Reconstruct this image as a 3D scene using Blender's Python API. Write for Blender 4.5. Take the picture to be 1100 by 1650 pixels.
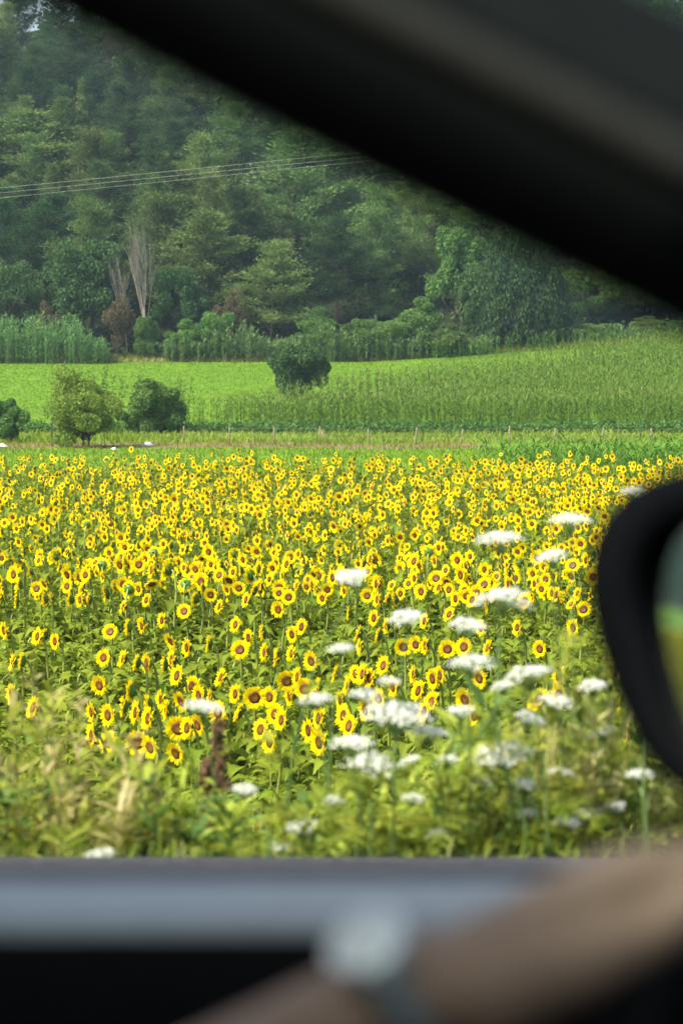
import bpy, math, random
import numpy as np
from mathutils import Matrix, Vector, Euler

for o in list(bpy.data.objects): bpy.data.objects.remove(o)
SC = bpy.context.scene
COL = SC.collection
RNG = np.random.default_rng(11)
R = math.radians

# ------------------------------------------------------------------ camera
F = 3700.0                                   # focal length in pixels of a 1100 x 1650 picture
EYE = np.array([0.0, 0.0, 1.25])
PITCH = math.atan(244 / F)
CP, SP = math.cos(PITCH), math.sin(PITCH)
cam = bpy.data.cameras.new('camera'); camo = bpy.data.objects.new('camera', cam); COL.objects.link(camo)
camo.location = EYE; camo.rotation_euler = (math.pi / 2 - PITCH, 0, 0)
cam.sensor_fit = 'VERTICAL'; cam.sensor_height = 24; cam.sensor_width = 16; cam.lens = F / 1650 * 24
cam.clip_start = 0.02; cam.clip_end = 3000
cam.dof.use_dof = True; cam.dof.focus_distance = 34; cam.dof.aperture_fstop = 2.7
SC.camera = camo

# ------------------------------------------------------------------ sky and sun
SUN_DIR = Vector((-0.59, -0.26, 0.76)).normalized()
W = bpy.data.worlds.new('World'); SC.world = W; W.use_nodes = True
nt = W.node_tree; nt.nodes.clear()
sky = nt.nodes.new('ShaderNodeTexSky'); sky.sky_type = 'NISHITA'; sky.sun_disc = False
sky.sun_elevation = math.asin(SUN_DIR.z); sky.sun_rotation = math.atan2(SUN_DIR.x, SUN_DIR.y)
sky.air_density = 1.2; sky.dust_density = 5.0
bg = nt.nodes.new('ShaderNodeBackground'); bg.inputs[1].default_value = 0.15
wo = nt.nodes.new('ShaderNodeOutputWorld')
nt.links.new(sky.outputs[0], bg.inputs[0]); nt.links.new(bg.outputs[0], wo.inputs[0])
sl = bpy.data.lights.new('sun', 'SUN'); sl.energy = 3.4; sl.angle = R(5); sl.color = (1, 0.95, 0.86)
so = bpy.data.objects.new('sun', sl); COL.objects.link(so)
so.rotation_euler = (-SUN_DIR).to_track_quat('-Z', 'Y').to_euler(); so.location = (-40, 0, 80)
VS = SC.view_settings; VS.view_transform = 'Standard'; VS.look = 'None'; VS.exposure = 0.92; VS.gamma = 1; VS.use_curve_mapping = False
SC.render.engine = 'CYCLES'
SC.cycles.use_denoising = True
SC.cycles.max_bounces = 7; SC.cycles.diffuse_bounces = 3; SC.cycles.transmission_bounces = 4
SC.cycles.transparent_max_bounces = 8; SC.cycles.volume_bounces = 0; SC.cycles.caustics_reflective = False

# ------------------------------------------------------------------ picture geometry helpers
def ray(px, py):
    a, b = (px - 550) / F, (825 - py) / F
    return np.array([a, CP + b * SP, -SP + b * CP])
def at(px, py, Y):                            # world point on a sight line at depth Y
    d = ray(px, py); return EYE + d * (Y / d[1])
def proj(p):
    p = np.asarray(p, float) - EYE
    dep = p[..., 1] * CP - p[..., 2] * SP
    return 550 + F * p[..., 0] / dep, 825 - F * (p[..., 1] * SP + p[..., 2] * CP) / dep
_hy = [-3000, -8, -5, 5.75, 6.3, 7.2, 8.4, 15.5, 18, 150, 165, 230, 238, 250, 335, 350, 460, 3000]
_hz = [-0.8, -0.8, 0, 0, -0.14, -0.65, -1.25, -3.4, -3.5, -3.5, -3.2, 1.3, 2.4, 8, 50, 53, 62, 62]
def H(x, y):
    x = np.asarray(x, float); y = np.asarray(y, float)
    z = np.interp(y, _hy, _hz)
    z = z + np.clip((y - 150) / 80, 0, 1) * np.clip((x - 3) / 30, 0, 1.8) * 2.0
    far = np.clip((y - 245) / 60, 0, 1)
    z = z + far * (2.2 * np.sin(x * 0.045 + 1.0) + 1.2 * np.sin(x * 0.11 + y * 0.05))
    vg = np.clip((y - 5.9) / 3, 0, 1) * np.clip((90 - y) / 60, 0, 1)
    return z + vg * (0.05 * np.sin(x * 0.9 + y * 0.4) + 0.03 * np.sin(x * 0.31 - y * 1.3))

# ------------------------------------------------------------------ mesh builder
class MB:
    def __init__(s): s.v = []; s.l = []; s.c = []; s.m = []; s.t = []; s.n = 0
    def add(s, V, Fs, mat=0, tint=0.5):
        V = np.asarray(V, float).reshape(-1, 3); Fs = np.asarray(Fs, int)
        s.v.append(V); s.l.append((Fs + s.n).ravel()); s.c.append(np.full(len(Fs), Fs.shape[1]))
        s.m.append(np.broadcast_to(np.asarray(mat), (len(Fs),)).copy())
        s.t.append(np.broadcast_to(np.asarray(tint, float), (len(V),)).copy()); s.n += len(V)
    def arrays(s):
        return (np.concatenate(s.v), np.concatenate(s.l), np.concatenate(s.c), np.concatenate(s.m), np.concatenate(s.t))
    def put(s, T, M3, loc, dt=0.0, m_off=0):          # append a template (arrays) transformed
        V, L, C, M, t = T
        s.v.append(V @ np.asarray(M3).T + loc); s.l.append(L + s.n); s.c.append(C); s.m.append(M + m_off); s.t.append(np.clip(t + dt, 0, 1)); s.n += len(V)
    def mesh(s, name, mats, smooth=False):
        V, L, C, M, t = s.arrays()
        me = bpy.data.meshes.new(name)
        me.vertices.add(len(V)); me.vertices.foreach_set('co', V.astype(np.float32).ravel())
        me.loops.add(len(L)); me.loops.foreach_set('vertex_index', L.astype(np.int32))
        me.polygons.add(len(C)); st = np.concatenate([[0], np.cumsum(C)[:-1]])
        me.polygons.foreach_set('loop_start', st.astype(np.int32)); me.polygons.foreach_set('loop_total', C.astype(np.int32))
        for m in (mats if isinstance(mats, (list, tuple)) else [mats]): me.materials.append(m)
        me.polygons.foreach_set('material_index', M.astype(np.int32))
        me.polygons.foreach_set('use_smooth', np.full(len(C), bool(smooth)))
        at_ = me.attributes.new('tint', 'FLOAT', 'POINT'); at_.data.foreach_set('value', t.astype(np.float32))
        me.update(calc_edges=True); me.validate()
        return me
    def build(s, name, mats, parent=None, smooth=False, kind=None):
        return link(name, s.mesh(name, mats, smooth), parent, kind)
def link(name, data, parent=None, kind=None, loc=None, rot=None, scale=None):
    o = bpy.data.objects.new(name, data); COL.objects.link(o)
    if parent is not None: o.parent = parent
    if kind: o['kind'] = kind
    if loc is not None: o.location = loc
    if rot is not None: o.rotation_euler = rot
    if scale is not None: o.scale = (scale,) * 3 if np.isscalar(scale) else scale
    return o
def thing(name, label, cat, loc=(0, 0, 0), rz=0.0, group=None, scale=1.0):
    o = link(name, None, None, None, loc, (0, 0, rz), scale); tag(o, label, cat, group); return o
def tag(o, label=None, cat=None, group=None, kind=None):
    if label: o['label'] = label
    if cat: o['category'] = cat
    if group: o['group'] = group
    if kind: o['kind'] = kind
    return o
def norm(a): a = np.asarray(a, float); return a / np.maximum(np.linalg.norm(a, axis=-1, keepdims=True), 1e-9)
def tube(mb, pts, rad, n=6, mat=0, tint=0.5, cap=True):
    P = np.asarray(pts, float); k = len(P); rad = np.broadcast_to(np.asarray(rad, float), (k,))
    T = norm(np.gradient(P, axis=0)); ref = np.array([0.31, 0.95, 0.05]) if abs(T[0][2]) > 0.5 else np.array([0, 0, 1.0])
    A = norm(np.cross(T, ref)); B = np.cross(T, A); a = np.arange(n) * 2 * np.pi / n
    V = P[:, None] + rad[:, None, None] * (A[:, None] * np.cos(a)[None, :, None] + B[:, None] * np.sin(a)[None, :, None])
    i = np.arange(k - 1)[:, None] * n; j = np.arange(n)[None]; j2 = (j + 1) % n
    Fs = np.stack([i + j, i + j2, i + n + j2, i + n + j], -1).reshape(-1, 4)
    V = V.reshape(-1, 3)
    mb.add(V, Fs, mat, tint)
    if cap:
        c = len(V) - n
        tri = [[c + 0, c + q, c + q + 1] for q in range(1, n - 1)] + [[0, q + 1, q] for q in range(1, n - 1)]
        base = mb.n - len(V)
        s_l = np.asarray(tri).ravel() + base
        mb.l.append(s_l); mb.c.append(np.full(len(tri), 3)); mb.m.append(np.full(len(tri), mat))
def cards(mb, C, L, Wd, rng, mat=0, tint=0.5, D=None, flat=0.0):
    C = np.asarray(C, float); n = len(C)
    if D is None: D = rng.normal(size=(n, 3))
    D = norm(D); S = rng.normal(size=(n, 3)); S[:, 2] *= (1 - flat)
    S = norm(np.cross(D, np.cross(S, D)) + 1e-6)
    L = np.broadcast_to(L, (n,))[:, None]; Wd = np.broadcast_to(Wd, (n,))[:, None]
    V = np.stack([C - D * L / 2, C + S * Wd / 2, C + D * L / 2, C - S * Wd / 2], 1).reshape(-1, 3)
    mb.add(V, np.arange(4 * n).reshape(-1, 4), mat, np.repeat(np.broadcast_to(tint, (n,)), 4))
def ribbons(mb, B, az, el, L, Wd, droop, mat=0, tint=0.5, segs=3, prof=None):
    B = np.asarray(B, float); n = len(B); bc = lambda q: np.broadcast_to(np.asarray(q, float), (n,))
    az, el, L, Wd, droop, tint = map(bc, (az, el, L, Wd, droop, tint))
    h = np.stack([np.cos(az), np.sin(az), 0 * az], 1); s = np.stack([-np.sin(az), np.cos(az), 0 * az], 1)
    prof = prof if prof is not None else np.array([0.6, 1.0, 0.7])[:segs] if segs == 3 else np.linspace(1, .5, segs)
    P = B.copy(); rows = []
    for k in range(segs):
        w = (Wd * prof[k] / 2)[:, None]
        rows += [P - s * w, P + s * w]
        e = el - droop * (k + 0.5) / segs
        P = P + (h * np.cos(e)[:, None] + np.array([0, 0, 1.0]) * np.sin(e)[:, None]) * (L / segs)[:, None]
    rows.append(P); m = len(rows)
    V = np.stack(rows, 1).reshape(-1, 3); b = (np.arange(n) * m)[:, None]
    tt = np.repeat(tint, m)
    base = mb.n
    q = np.concatenate([b + np.array([[2 * k, 2 * k + 1, 2 * k + 3, 2 * k + 2]]) for k in range(segs - 1)], 0) if segs > 1 else None
    tri = b + np.array([[2 * segs - 2, 2 * segs - 1, 2 * segs]])
    if q is not None:
        mb.add(V, q, mat, tt)
        mb.l.append((tri + base).ravel()); mb.c.append(np.full(n, 3)); mb.m.append(np.full(n, mat))
    else: mb.add(V, tri, mat, tt)
def box(mb, lo, hi, mat=0, tint=.5):
    x0, y0, z0 = lo; x1, y1, z1 = hi
    V = [(x0, y0, z0), (x1, y0, z0), (x1, y1, z0), (x0, y1, z0), (x0, y0, z1), (x1, y0, z1), (x1, y1, z1), (x0, y1, z1)]
    mb.add(V, [(0, 3, 2, 1), (4, 5, 6, 7), (0, 1, 5, 4), (1, 2, 6, 5), (2, 3, 7, 6), (3, 0, 4, 7)], mat, tint)
def loft(mb, rows, mat=0, tint=.5, closed=False):
    Rw = np.asarray(rows, float); a, b = Rw.shape[:2]
    i = np.arange(a - 1)[:, None] * b; j = np.arange(b if closed else b - 1)[None]; j2 = (j + 1) % b
    mb.add(Rw.reshape(-1, 3), np.stack([i + j, i + j2, i + b + j2, i + b + j], -1).reshape(-1, 4), mat, tint)

# ------------------------------------------------------------------ materials
def N(t, k, **kw):
    n = t.nodes.new(k)
    for a, v in kw.items(): setattr(n, a, v)
    return n
def newmat(name):
    m = bpy.data.materials.new(name); m.use_nodes = True; t = m.node_tree; t.nodes.clear()
    return m, t, N(t, 'ShaderNodeOutputMaterial')
def leafmat(name, ca, cb, transl=0.3, gloss=0.05, rough=0.45, objrand=0.3, nscale=None):
    m, t, out = newmat(name); L = t.links.new
    at_ = N(t, 'ShaderNodeAttribute', attribute_name='tint')
    mix = N(t, 'ShaderNodeMix', data_type='RGBA'); mix.inputs[6].default_value = (*ca, 1); mix.inputs[7].default_value = (*cb, 1)
    L(at_.outputs['Fac'], mix.inputs[0])
    oi = N(t, 'ShaderNodeObjectInfo'); mr = N(t, 'ShaderNodeMapRange'); mr.inputs[3].default_value = 1 - objrand; mr.inputs[4].default_value = 1 + objrand
    L(oi.outputs['Random'], mr.inputs[0])
    hsv = N(t, 'ShaderNodeHueSaturation'); L(mr.outputs[0], hsv.inputs['Value']); L(mix.outputs[2], hsv.inputs['Color'])
    mr2 = N(t, 'ShaderNodeMapRange'); mr2.inputs[3].default_value = 0.5 - min(0.02, 0.03 * objrand / 0.3); mr2.inputs[4].default_value = 0.5 + min(0.025, 0.02 * objrand / .3)
    mu = N(t, 'ShaderNodeMath', operation='FRACT'); m7 = N(t, 'ShaderNodeMath', operation='MULTIPLY'); m7.inputs[1].default_value = 7.31
    L(oi.outputs['Random'], m7.inputs[0]); L(m7.outputs[0], mu.inputs[0]); L(mu.outputs[0], mr2.inputs[0]); L(mr2.outputs[0], hsv.inputs['Hue'])
    col = hsv.outputs[0]
    if nscale:
        tc = N(t, 'ShaderNodeTexCoord'); nz = N(t, 'ShaderNodeTexNoise'); nz.inputs['Scale'].default_value = nscale; L(tc.outputs['Object'], nz.inputs['Vector'])
        h2 = N(t, 'ShaderNodeHueSaturation'); r2 = N(t, 'ShaderNodeMapRange'); r2.inputs[1].default_value = .3; r2.inputs[2].default_value = .7; r2.inputs[3].default_value = .6; r2.inputs[4].default_value = 1.4
        L(nz.outputs[0], r2.inputs[0]); L(r2.outputs[0], h2.inputs['Value']); L(col, h2.inputs['Color']); col = h2.outputs[0]
    df = N(t, 'ShaderNodeBsdfDiffuse'); tr = N(t, 'ShaderNodeBsdfTranslucent'); gl = N(t, 'ShaderNodeBsdfGlossy'); gl.inputs['Roughness'].default_value = rough
    L(col, df.inputs[0]); L(col, tr.inputs[0])
    m1 = N(t, 'ShaderNodeMixShader'); m1.inputs[0].default_value = transl; L(df.outputs[0], m1.inputs[1]); L(tr.outputs[0], m1.inputs[2])
    m2 = N(t, 'ShaderNodeMixShader'); m2.inputs[0].default_value = gloss; L(m1.outputs[0], m2.inputs[1]); L(gl.outputs[0], m2.inputs[2])
    L(m2.outputs[0], out.inputs[0]); return m
def plain(name, col, rough=0.6, metal=0.0, var=0.15, scale=20.0, bump=0.0, spec=0.5, tint_to=None):
    m, t, out = newmat(name); L = t.links.new
    p = N(t, 'ShaderNodeBsdfPrincipled'); p.inputs['Roughness'].default_value = rough; p.inputs['Metallic'].default_value = metal
    p.inputs['Specular IOR Level'].default_value = spec
    tc = N(t, 'ShaderNodeTexCoord'); nz = N(t, 'ShaderNodeTexNoise'); nz.inputs['Scale'].default_value = scale; nz.inputs['Detail'].default_value = 5
    L(tc.outputs['Object'], nz.inputs['Vector'])
    mr = N(t, 'ShaderNodeMapRange'); mr.inputs[1].default_value = .3; mr.inputs[2].default_value = .7; mr.inputs[3].default_value = 1 - var; mr.inputs[4].default_value = 1 + var
    L(nz.outputs[0], mr.inputs[0]); h = N(t, 'ShaderNodeHueSaturation'); L(mr.outputs[0], h.inputs['Value'])
    h.inputs['Color'].default_value = (*col, 1)
    if tint_to:
        a_ = N(t, 'ShaderNodeAttribute', attribute_name='tint'); mx = N(t, 'ShaderNodeMix', data_type='RGBA'); mx.inputs[6].default_value = (*col, 1); mx.inputs[7].default_value = (*tint_to, 1)
        L(a_.outputs['Fac'], mx.inputs[0]); L(mx.outputs[2], h.inputs['Color'])
    L(h.outputs[0], p.inputs['Base Color'])
    if bump:
        b = N(t, 'ShaderNodeBump'); b.inputs['Strength'].default_value = bump; b.inputs['Distance'].default_value = 0.02; L(nz.outputs[0], b.inputs['Height']); L(b.outputs[0], p.inputs['Normal'])
    L(p.outputs[0], out.inputs[0]); return m
M = {}
M['sf_leaf'] = leafmat('sunflower leaf', (0.085, 0.14, 0.008), (0.20, 0.27, 0.025), .35, .008, rough=.6)
M['sf_stem'] = leafmat('sunflower stem', (0.20, 0.27, 0.045), (0.30, 0.36, 0.075), .1, .04)
M['petal'] = leafmat('sunflower petal', (0.84, 0.63, 0.003), (0.93, 0.80, 0.008), .42, .0, objrand=.06)
M['disc'] = leafmat('sunflower disc', (0.07, 0.026, 0.007), (0.20, 0.10, 0.014), 0, .02, objrand=.2, nscale=160)
M['sepal'] = leafmat('sunflower sepal', (0.06, 0.14, 0.02), (0.10, 0.22, 0.03), .15, .03)
M['pine_leaf'] = leafmat('pine needles', (0.020, 0.058, 0.024), (0.088, 0.155, 0.045), .3, .0, objrand=.3)
M['pale_pine'] = leafmat('pale pine needles', (0.066, 0.13, 0.038), (0.20, 0.29, 0.078), .3, .0, objrand=.3)
M['dark_leaf'] = leafmat('dark leaves', (0.028, 0.075, 0.024), (0.095, 0.19, 0.045), .25, .012, rough=.6, objrand=.2)
M['mid_leaf'] = leafmat('green leaves', (0.06, 0.14, 0.03), (0.17, 0.30, 0.06), .3, .012, rough=.6, objrand=.2)
M['bright_leaf'] = leafmat('yellow green leaves', (0.13, 0.22, 0.03), (0.29, 0.40, 0.06), .3, .012, rough=.6, objrand=.15)
M['dry_leaf'] = leafmat('dry brown leaves', (0.085, 0.07, 0.036), (0.18, 0.155, 0.08), .2, .0, objrand=.08)
M['reed'] = leafmat('reed blades', (0.07, 0.16, 0.05), (0.19, 0.33, 0.09), .3, .015, rough=.6)
M['corn'] = leafmat('corn blades', (0.045, 0.115, 0.012), (0.16, 0.265, 0.03), .3, .015, rough=.6)
M['tassel'] = leafmat('corn tassel', (0.17, 0.20, 0.05), (0.25, 0.26, 0.08), .2, .02)
M['grass'] = leafmat('grass blades', (0.105, 0.19, 0.012), (0.165, 0.265, 0.016), .35, .0)
M['weed'] = leafmat('weed leaves', (0.15, 0.20, 0.016), (0.38, 0.42, 0.07), .38, .0, rough=.6)
M['verge'] = leafmat('verge grass', (0.10, 0.155, 0.015), (0.28, 0.34, 0.06), .38, .0)
M['olive'] = leafmat('olive weed leaves', (0.14, 0.17, 0.018), (0.33, 0.34, 0.065), .38, .0)
M['straw'] = leafmat('dry grass', (0.24, 0.24, 0.06), (0.46, 0.43, 0.16), .3, .03)
M['umbel'] = leafmat('white florets', (0.60, 0.66, 0.50), (0.86, 0.87, 0.81), .3, .0, objrand=.06)
M['umbel_stem'] = leafmat('umbel stems', (0.12, 0.22, 0.06), (0.22, 0.32, 0.1), .2, .03)
M['dock'] = leafmat('rust brown seeds', (0.11, 0.065, 0.035), (0.21, 0.13, 0.07), .1, .02)
M['bark'] = plain('grey brown bark', (0.10, 0.075, 0.055), .9, var=.35, scale=9, bump=.4)
M['pale_bark'] = plain('pale bare wood', (0.27, 0.24, 0.19), .9, var=.2, scale=9)
M['post'] = plain('weathered wood', (0.27, 0.21, 0.13), .9, var=.25, scale=14, bump=.3)
M['litter'] = plain('white plastic', (0.8, 0.8, 0.8), .5, var=.05)
M['wire'] = plain('dull aluminium wire', (0.34, 0.36, 0.34), .45, .0, var=.05)
M['asphalt'] = plain('asphalt', (0.05, 0.05, 0.052), .9, var=.3, scale=30, bump=.3)
M['paint'] = plain('road paint', (0.75, 0.75, 0.72), .7, var=.1, scale=8)

# ground: colour by region (what grows or lies there), mottled
def groundmat():
    m, t, out = newmat('ground cover'); L = t.links.new
    a_ = N(t, 'ShaderNodeAttribute', attribute_name='gcol'); p = N(t, 'ShaderNodeBsdfPrincipled'); p.inputs['Roughness'].default_value = .95; p.inputs['Specular IOR Level'].default_value = .1
    g = N(t, 'ShaderNodeNewGeometry'); mp = N(t, 'ShaderNodeMapping'); mp.inputs['Scale'].default_value = (1, .35, 1); L(g.outputs['Position'], mp.inputs['Vector'])
    nz = N(t, 'ShaderNodeTexNoise'); nz.inputs['Scale'].default_value = .8; nz.inputs['Detail'].default_value = 8; nz.inputs['Roughness'].default_value = .65; L(mp.outputs[0], nz.inputs['Vector'])
    mr = N(t, 'ShaderNodeMapRange'); mr.inputs[1].default_value = .3; mr.inputs[2].default_value = .7; mr.inputs[3].default_value = .76; mr.inputs[4].default_value = 1.24; L(nz.outputs[0], mr.inputs[0])
    h = N(t, 'ShaderNodeHueSaturation'); L(a_.outputs['Color'], h.inputs['Color']); L(mr.outputs[0], h.inputs['Value']); L(h.outputs[0], p.inputs['Base Color'])
    L(p.outputs[0], out.inputs[0]); return m

# ------------------------------------------------------------------ ground, road
def build_ground():
    ys = np.concatenate([np.linspace(-650, -60, 14), np.arange(-50, 4, 6), np.arange(4, 20, .4), np.arange(20, 110, 3), np.arange(110, 240, 1.0), np.arange(240, 360, 4), np.linspace(370, 650, 16)])
    xs = np.concatenate([np.linspace(-650, -70, 30), np.arange(-66, -12, 3), np.arange(-12, 12, .6), np.arange(12, 70, 2), np.linspace(74, 650, 30)])
    X, Y = np.meshgrid(xs, ys); Z = H(X, Y); b = len(xs); a = len(ys)
    mb = MB(); i = np.arange(a - 1)[:, None] * b; j = np.arange(b - 1)[None]
    V = np.stack([X, Y, Z], -1).reshape(-1, 3)
    mb.add(V, np.stack([i + j, i + j + 1, i + b + j + 1, i + b + j], -1).reshape(-1, 4))
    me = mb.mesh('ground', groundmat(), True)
    c = np.zeros((len(V), 4)); x, y = V[:, 0], V[:, 1]; c[:, 3] = 1
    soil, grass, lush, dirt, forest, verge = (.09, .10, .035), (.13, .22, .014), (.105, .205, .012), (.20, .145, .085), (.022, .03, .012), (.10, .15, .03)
    wob = 1.2 * np.sin(x * .21) + .8 * np.sin(x * .57 + 1)
    c[:, :3] = verge
    c[(y > 15) & (y < 75)] = (*soil, 1)
    c[(y >= 75)] = (*grass, 1)
    k = (y + wob > 124.5) & (y + wob < 132) & (x < 8); c[k] = (*dirt, 1)
    c[(y + wob >= 132) & (y < 156)] = (.10, .19, .02, 1)
    c[(y >= 156)] = (*lush, 1)
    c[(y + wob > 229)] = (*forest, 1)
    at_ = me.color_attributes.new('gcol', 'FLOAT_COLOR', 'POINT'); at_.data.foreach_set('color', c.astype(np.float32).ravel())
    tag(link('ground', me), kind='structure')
    mb = MB(); nx = 60; xr = np.linspace(-640, 640, nx)
    loft(mb, [[(x, -4.4, .006) for x in xr], [(x, 5.7, .006) for x in xr]]); mb.build('road', M['asphalt'], kind='structure')
    mb = MB()
    for yy in (-4.0, 5.3): loft(mb, [[(x, yy - .06, .011) for x in xr], [(x, yy + .06, .011) for x in xr]])
    for k in range(-30, 31): box(mb, (k * 9 - 1.5, 1.85, .008), (k * 9 + 1.5, 1.97, .012))
    mb.build('road_marking', M['paint'], kind='structure')
build_ground()

# ------------------------------------------------------------------ trees
def pine_arrays(seed, h=14.0, spread=3.2, low=0.18, dens=1.0, up=0.35, lean=0.0, ragged=0.3):
    rng = np.random.default_rng(seed); tr, cr = MB(), MB()
    k = 9; zz = np.linspace(0, h * .97, k); wx = np.cumsum(rng.normal(0, .10, k)) + lean * zz; wy = np.cumsum(rng.normal(0, .10, k))
    P = np.stack([wx - wx[0], wy - wy[0], zz], 1); tube(tr, P, np.linspace(.24, .03, k) * h / 14, 7)
    nl = int(h * 1.5)
    for li in range(nl):
        t = low + (1 - low) * (li + rng.random()) / nl
        z = t * h; c = np.array([np.interp(z, zz, P[:, 0]), np.interp(z, zz, P[:, 1]), z])
        prof = (1 - ((t - low) / (1 - low)) ** 1.35) * .95 + .08
        if t < low + .12: prof *= .75
        for b in range(rng.integers(3, 6)):
            az = rng.random() * 6.283; ln = spread * prof * rng.uniform(1 - ragged * 1.6, 1 + ragged) + .25
            e0 = up * (.2 + t) + rng.normal(0, .14)
            d = np.array([math.cos(az) * math.cos(e0), math.sin(az) * math.cos(e0), math.sin(e0)])
            s = np.linspace(0, 1, 4)[:, None]; Q = c + d * ln * s + np.array([0, 0, 1]) * ln * .12 * s ** 2
            if ln > .9: tube(tr, Q, np.linspace(.055, .012, 4) * h / 14, 4, cap=False)
            nc = max(2, int(ln * 1.25 + .5)); ct = rng.uniform(.3, .75)
            for q in np.linspace(.35, 1.02, nc):
                o = c + d * ln * q + np.array([0, 0, ln * .12 * q * q]) + rng.normal(0, .14, 3)
                n = int(66 * dens * rng.uniform(.6, 1.2)); r = rng.uniform(.36, .66)
                C = o + rng.normal(size=(n, 3)) * np.array([r, r, r * .55]) * .8
                dr = norm(C - o) * .7 + np.array([0, 0, .55]) + d * .4 + rng.normal(0, .35, (n, 3))
                cards(cr, C, rng.uniform(.26, .46, n), rng.uniform(.07, .13, n), rng, 0, np.clip(ct + rng.normal(0, .2, n), 0, 1), dr)
    return tr, cr
def leafy_arrays(seed, h=8.0, wd=6.0, low=.12, lumps=34, per=260, size=.28, stems=1, round_=1.0, droop=0.0, rag=.2, skirt=False):
    rng = np.random.default_rng(seed); tr, cr = MB(), MB()
    ends = []
    cz = h * (low + 1) / 2; rz = h * (1 - low) / 2
    for k in range(lumps):
        v = norm(rng.normal(size=3)); v[2] = (v[2] if skirt else abs(v[2]) * 1.1 - .35) if rng.random() < .8 else v[2]
        rr = rng.uniform(.35, 1.0) ** .6 * rng.uniform(1 - rag, 1 + rag * .6)
        o = np.array([v[0] * wd / 2 * rr, v[1] * wd / 2 * rr, cz + v[2] * rz * rr * .92])
        lr = rng.uniform(.55, 1.0) * min(wd, h) * .17 * round_
        u = norm(rng.normal(size=(per, 3))); rad = rng.uniform(.45, 1.0, per) ** .5
        C = o + u * rad[:, None] * lr * np.array([1, 1, .78])
        if droop: C[:, 2] -= droop * rng.random(per) ** 2 * lr * 2
        D = u * .5 + rng.normal(0, .6, (per, 3)); D[:, 2] -= .15 + droop
        cards(cr, C, rng.uniform(.7, 1.3, per) * size, rng.uniform(.4, .65, per) * size, rng, 0, np.clip(.5 + rng.normal(0, .22, per) + rng.normal(0, .14), 0, 1), D)
        ends.append(o)
    for s in range(stems):
        b = np.array([rng.normal(0, .05 * wd * (stems > 1)), rng.normal(0, .05 * wd * (stems > 1)), 0]); tp = np.array([b[0] * 3, b[1] * 3, h * .62])
        fk = b + (tp - b) * (.35 if stems == 1 else .15)
        r0 = max(.035 * h / 2 / stems ** .5, .03)
        tube(tr, [b - [0, 0, .15], fk * .5 + b * .5, fk, tp], [r0 * 1.25, r0, r0 * .85, r0 * .2], 7)
        for o in ends[s::stems][:14]:
            mid = (fk + o) / 2 + [0, 0, -.05 * h]
            tube(tr, [fk, mid, o], [r0 * .5, r0 * .3, r0 * .08], 4, cap=False)
    return tr, cr
def weeping_arrays(seed, h=12.5, wd=9.0):
    rng = np.random.default_rng(seed); tr, cr = MB(), MB()
    tube(tr, [(0, 0, -.2), (.2, .1, h * .3), (-.1, .2, h * .62), (0, 0, h * .9)], [.4, .32, .2, .06], 8)
    for k in range(300):
        a = rng.random() * 6.283; rr = rng.random() ** .55; z0 = h * (1 - .75 * rr ** 2.2) * rng.uniform(.72, 1.0)
        o = np.array([math.cos(a) * rr * wd / 2, math.sin(a) * rr * wd / 2, z0]); ln = rng.uniform(1.2, 3.6)
        if rng.random() < .25: tube(tr, [(0, 0, z0 * .75), o * [.5, .5, 1] + [0, 0, .2], o], [.06, .04, .015], 4, cap=False)
        n = 90; s = rng.random(n); C = o + rng.normal(0, 1, (n, 3)) * np.array([.24, .24, .12]); C[:, 2] -= s * ln; C = C[C[:, 2] > .2]; n = len(C)
        D = rng.normal(0, .35, (n, 3)); D[:, 2] -= 1
        cards(cr, C, rng.uniform(.25, .5, n), rng.uniform(.08, .16, n), rng, 0, np.clip(rng.uniform(0, .6) + rng.normal(0, .15, n), 0, 1), D)
    return tr, cr
def bare_arrays(seed, h=11.0, forks=4, wide=.28):
    rng = np.random.default_rng(seed); tr = MB(); tw = MB()
    def grow(p, d, ln, r, lev):
        k = 5; P = [p]; dd = d
        for q in range(k - 1):
            dd = norm(dd + rng.normal(0, .07, 3) + [0, 0, .06]); P.append(P[-1] + dd * ln / (k - 1))
        tube(tr if lev < 1 else tw, P, np.linspace(r, r * .5, k), 5 if lev < 2 else 3, cap=False)
        if lev >= 4: return
        n = {0: 7, 1: 5, 2: 4, 3: 3}[lev]
        for q in range(n):
            f = rng.uniform(.25, 1.0) if lev else rng.uniform(.45, 1)
            i = min(int(f * (k - 1)), k - 2); b = P[i] + (P[i + 1] - P[i]) * (f * (k - 1) - i)
            nd = norm(dd + rng.normal(0, .30 + .05 * lev, 3) * [1, 1, .3] + [0, 0, .5])
            grow(b, nd, ln * (rng.uniform(.95, 1.45) if lev == 0 else rng.uniform(.4, .7)), r * .5, lev + 1)
    grow(np.array([0, 0, -.2]), np.array([.05, 0, 1.0]), h * .34, .15, 0)
    return tr, tw
class Kind:
    def __init__(s, arr, bark, leaf, cn='crown'):
        s.tr = arr[0].mesh('trunk', bark, True); s.cr = arr[1].mesh(cn, leaf); s.cn = cn
        v = np.array([p.co for p in s.cr.vertices]); s.h = v[:, 2].max(); s.w = np.percentile(np.abs(v[:, 0]), 99) * 2
def plant_tree(name, K, label, cat, loc, h, w=None, rz=None, group=None):
    sz = h / K.h; sx = (w / K.w) if w else sz
    o = thing(name, label, cat, loc, RNG.random() * 6.28 if rz is None else rz, group); o.scale = (sx, sx, sz)
    link('trunk', K.tr, o); link(K.cn, K.cr, o)
    return o
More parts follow.
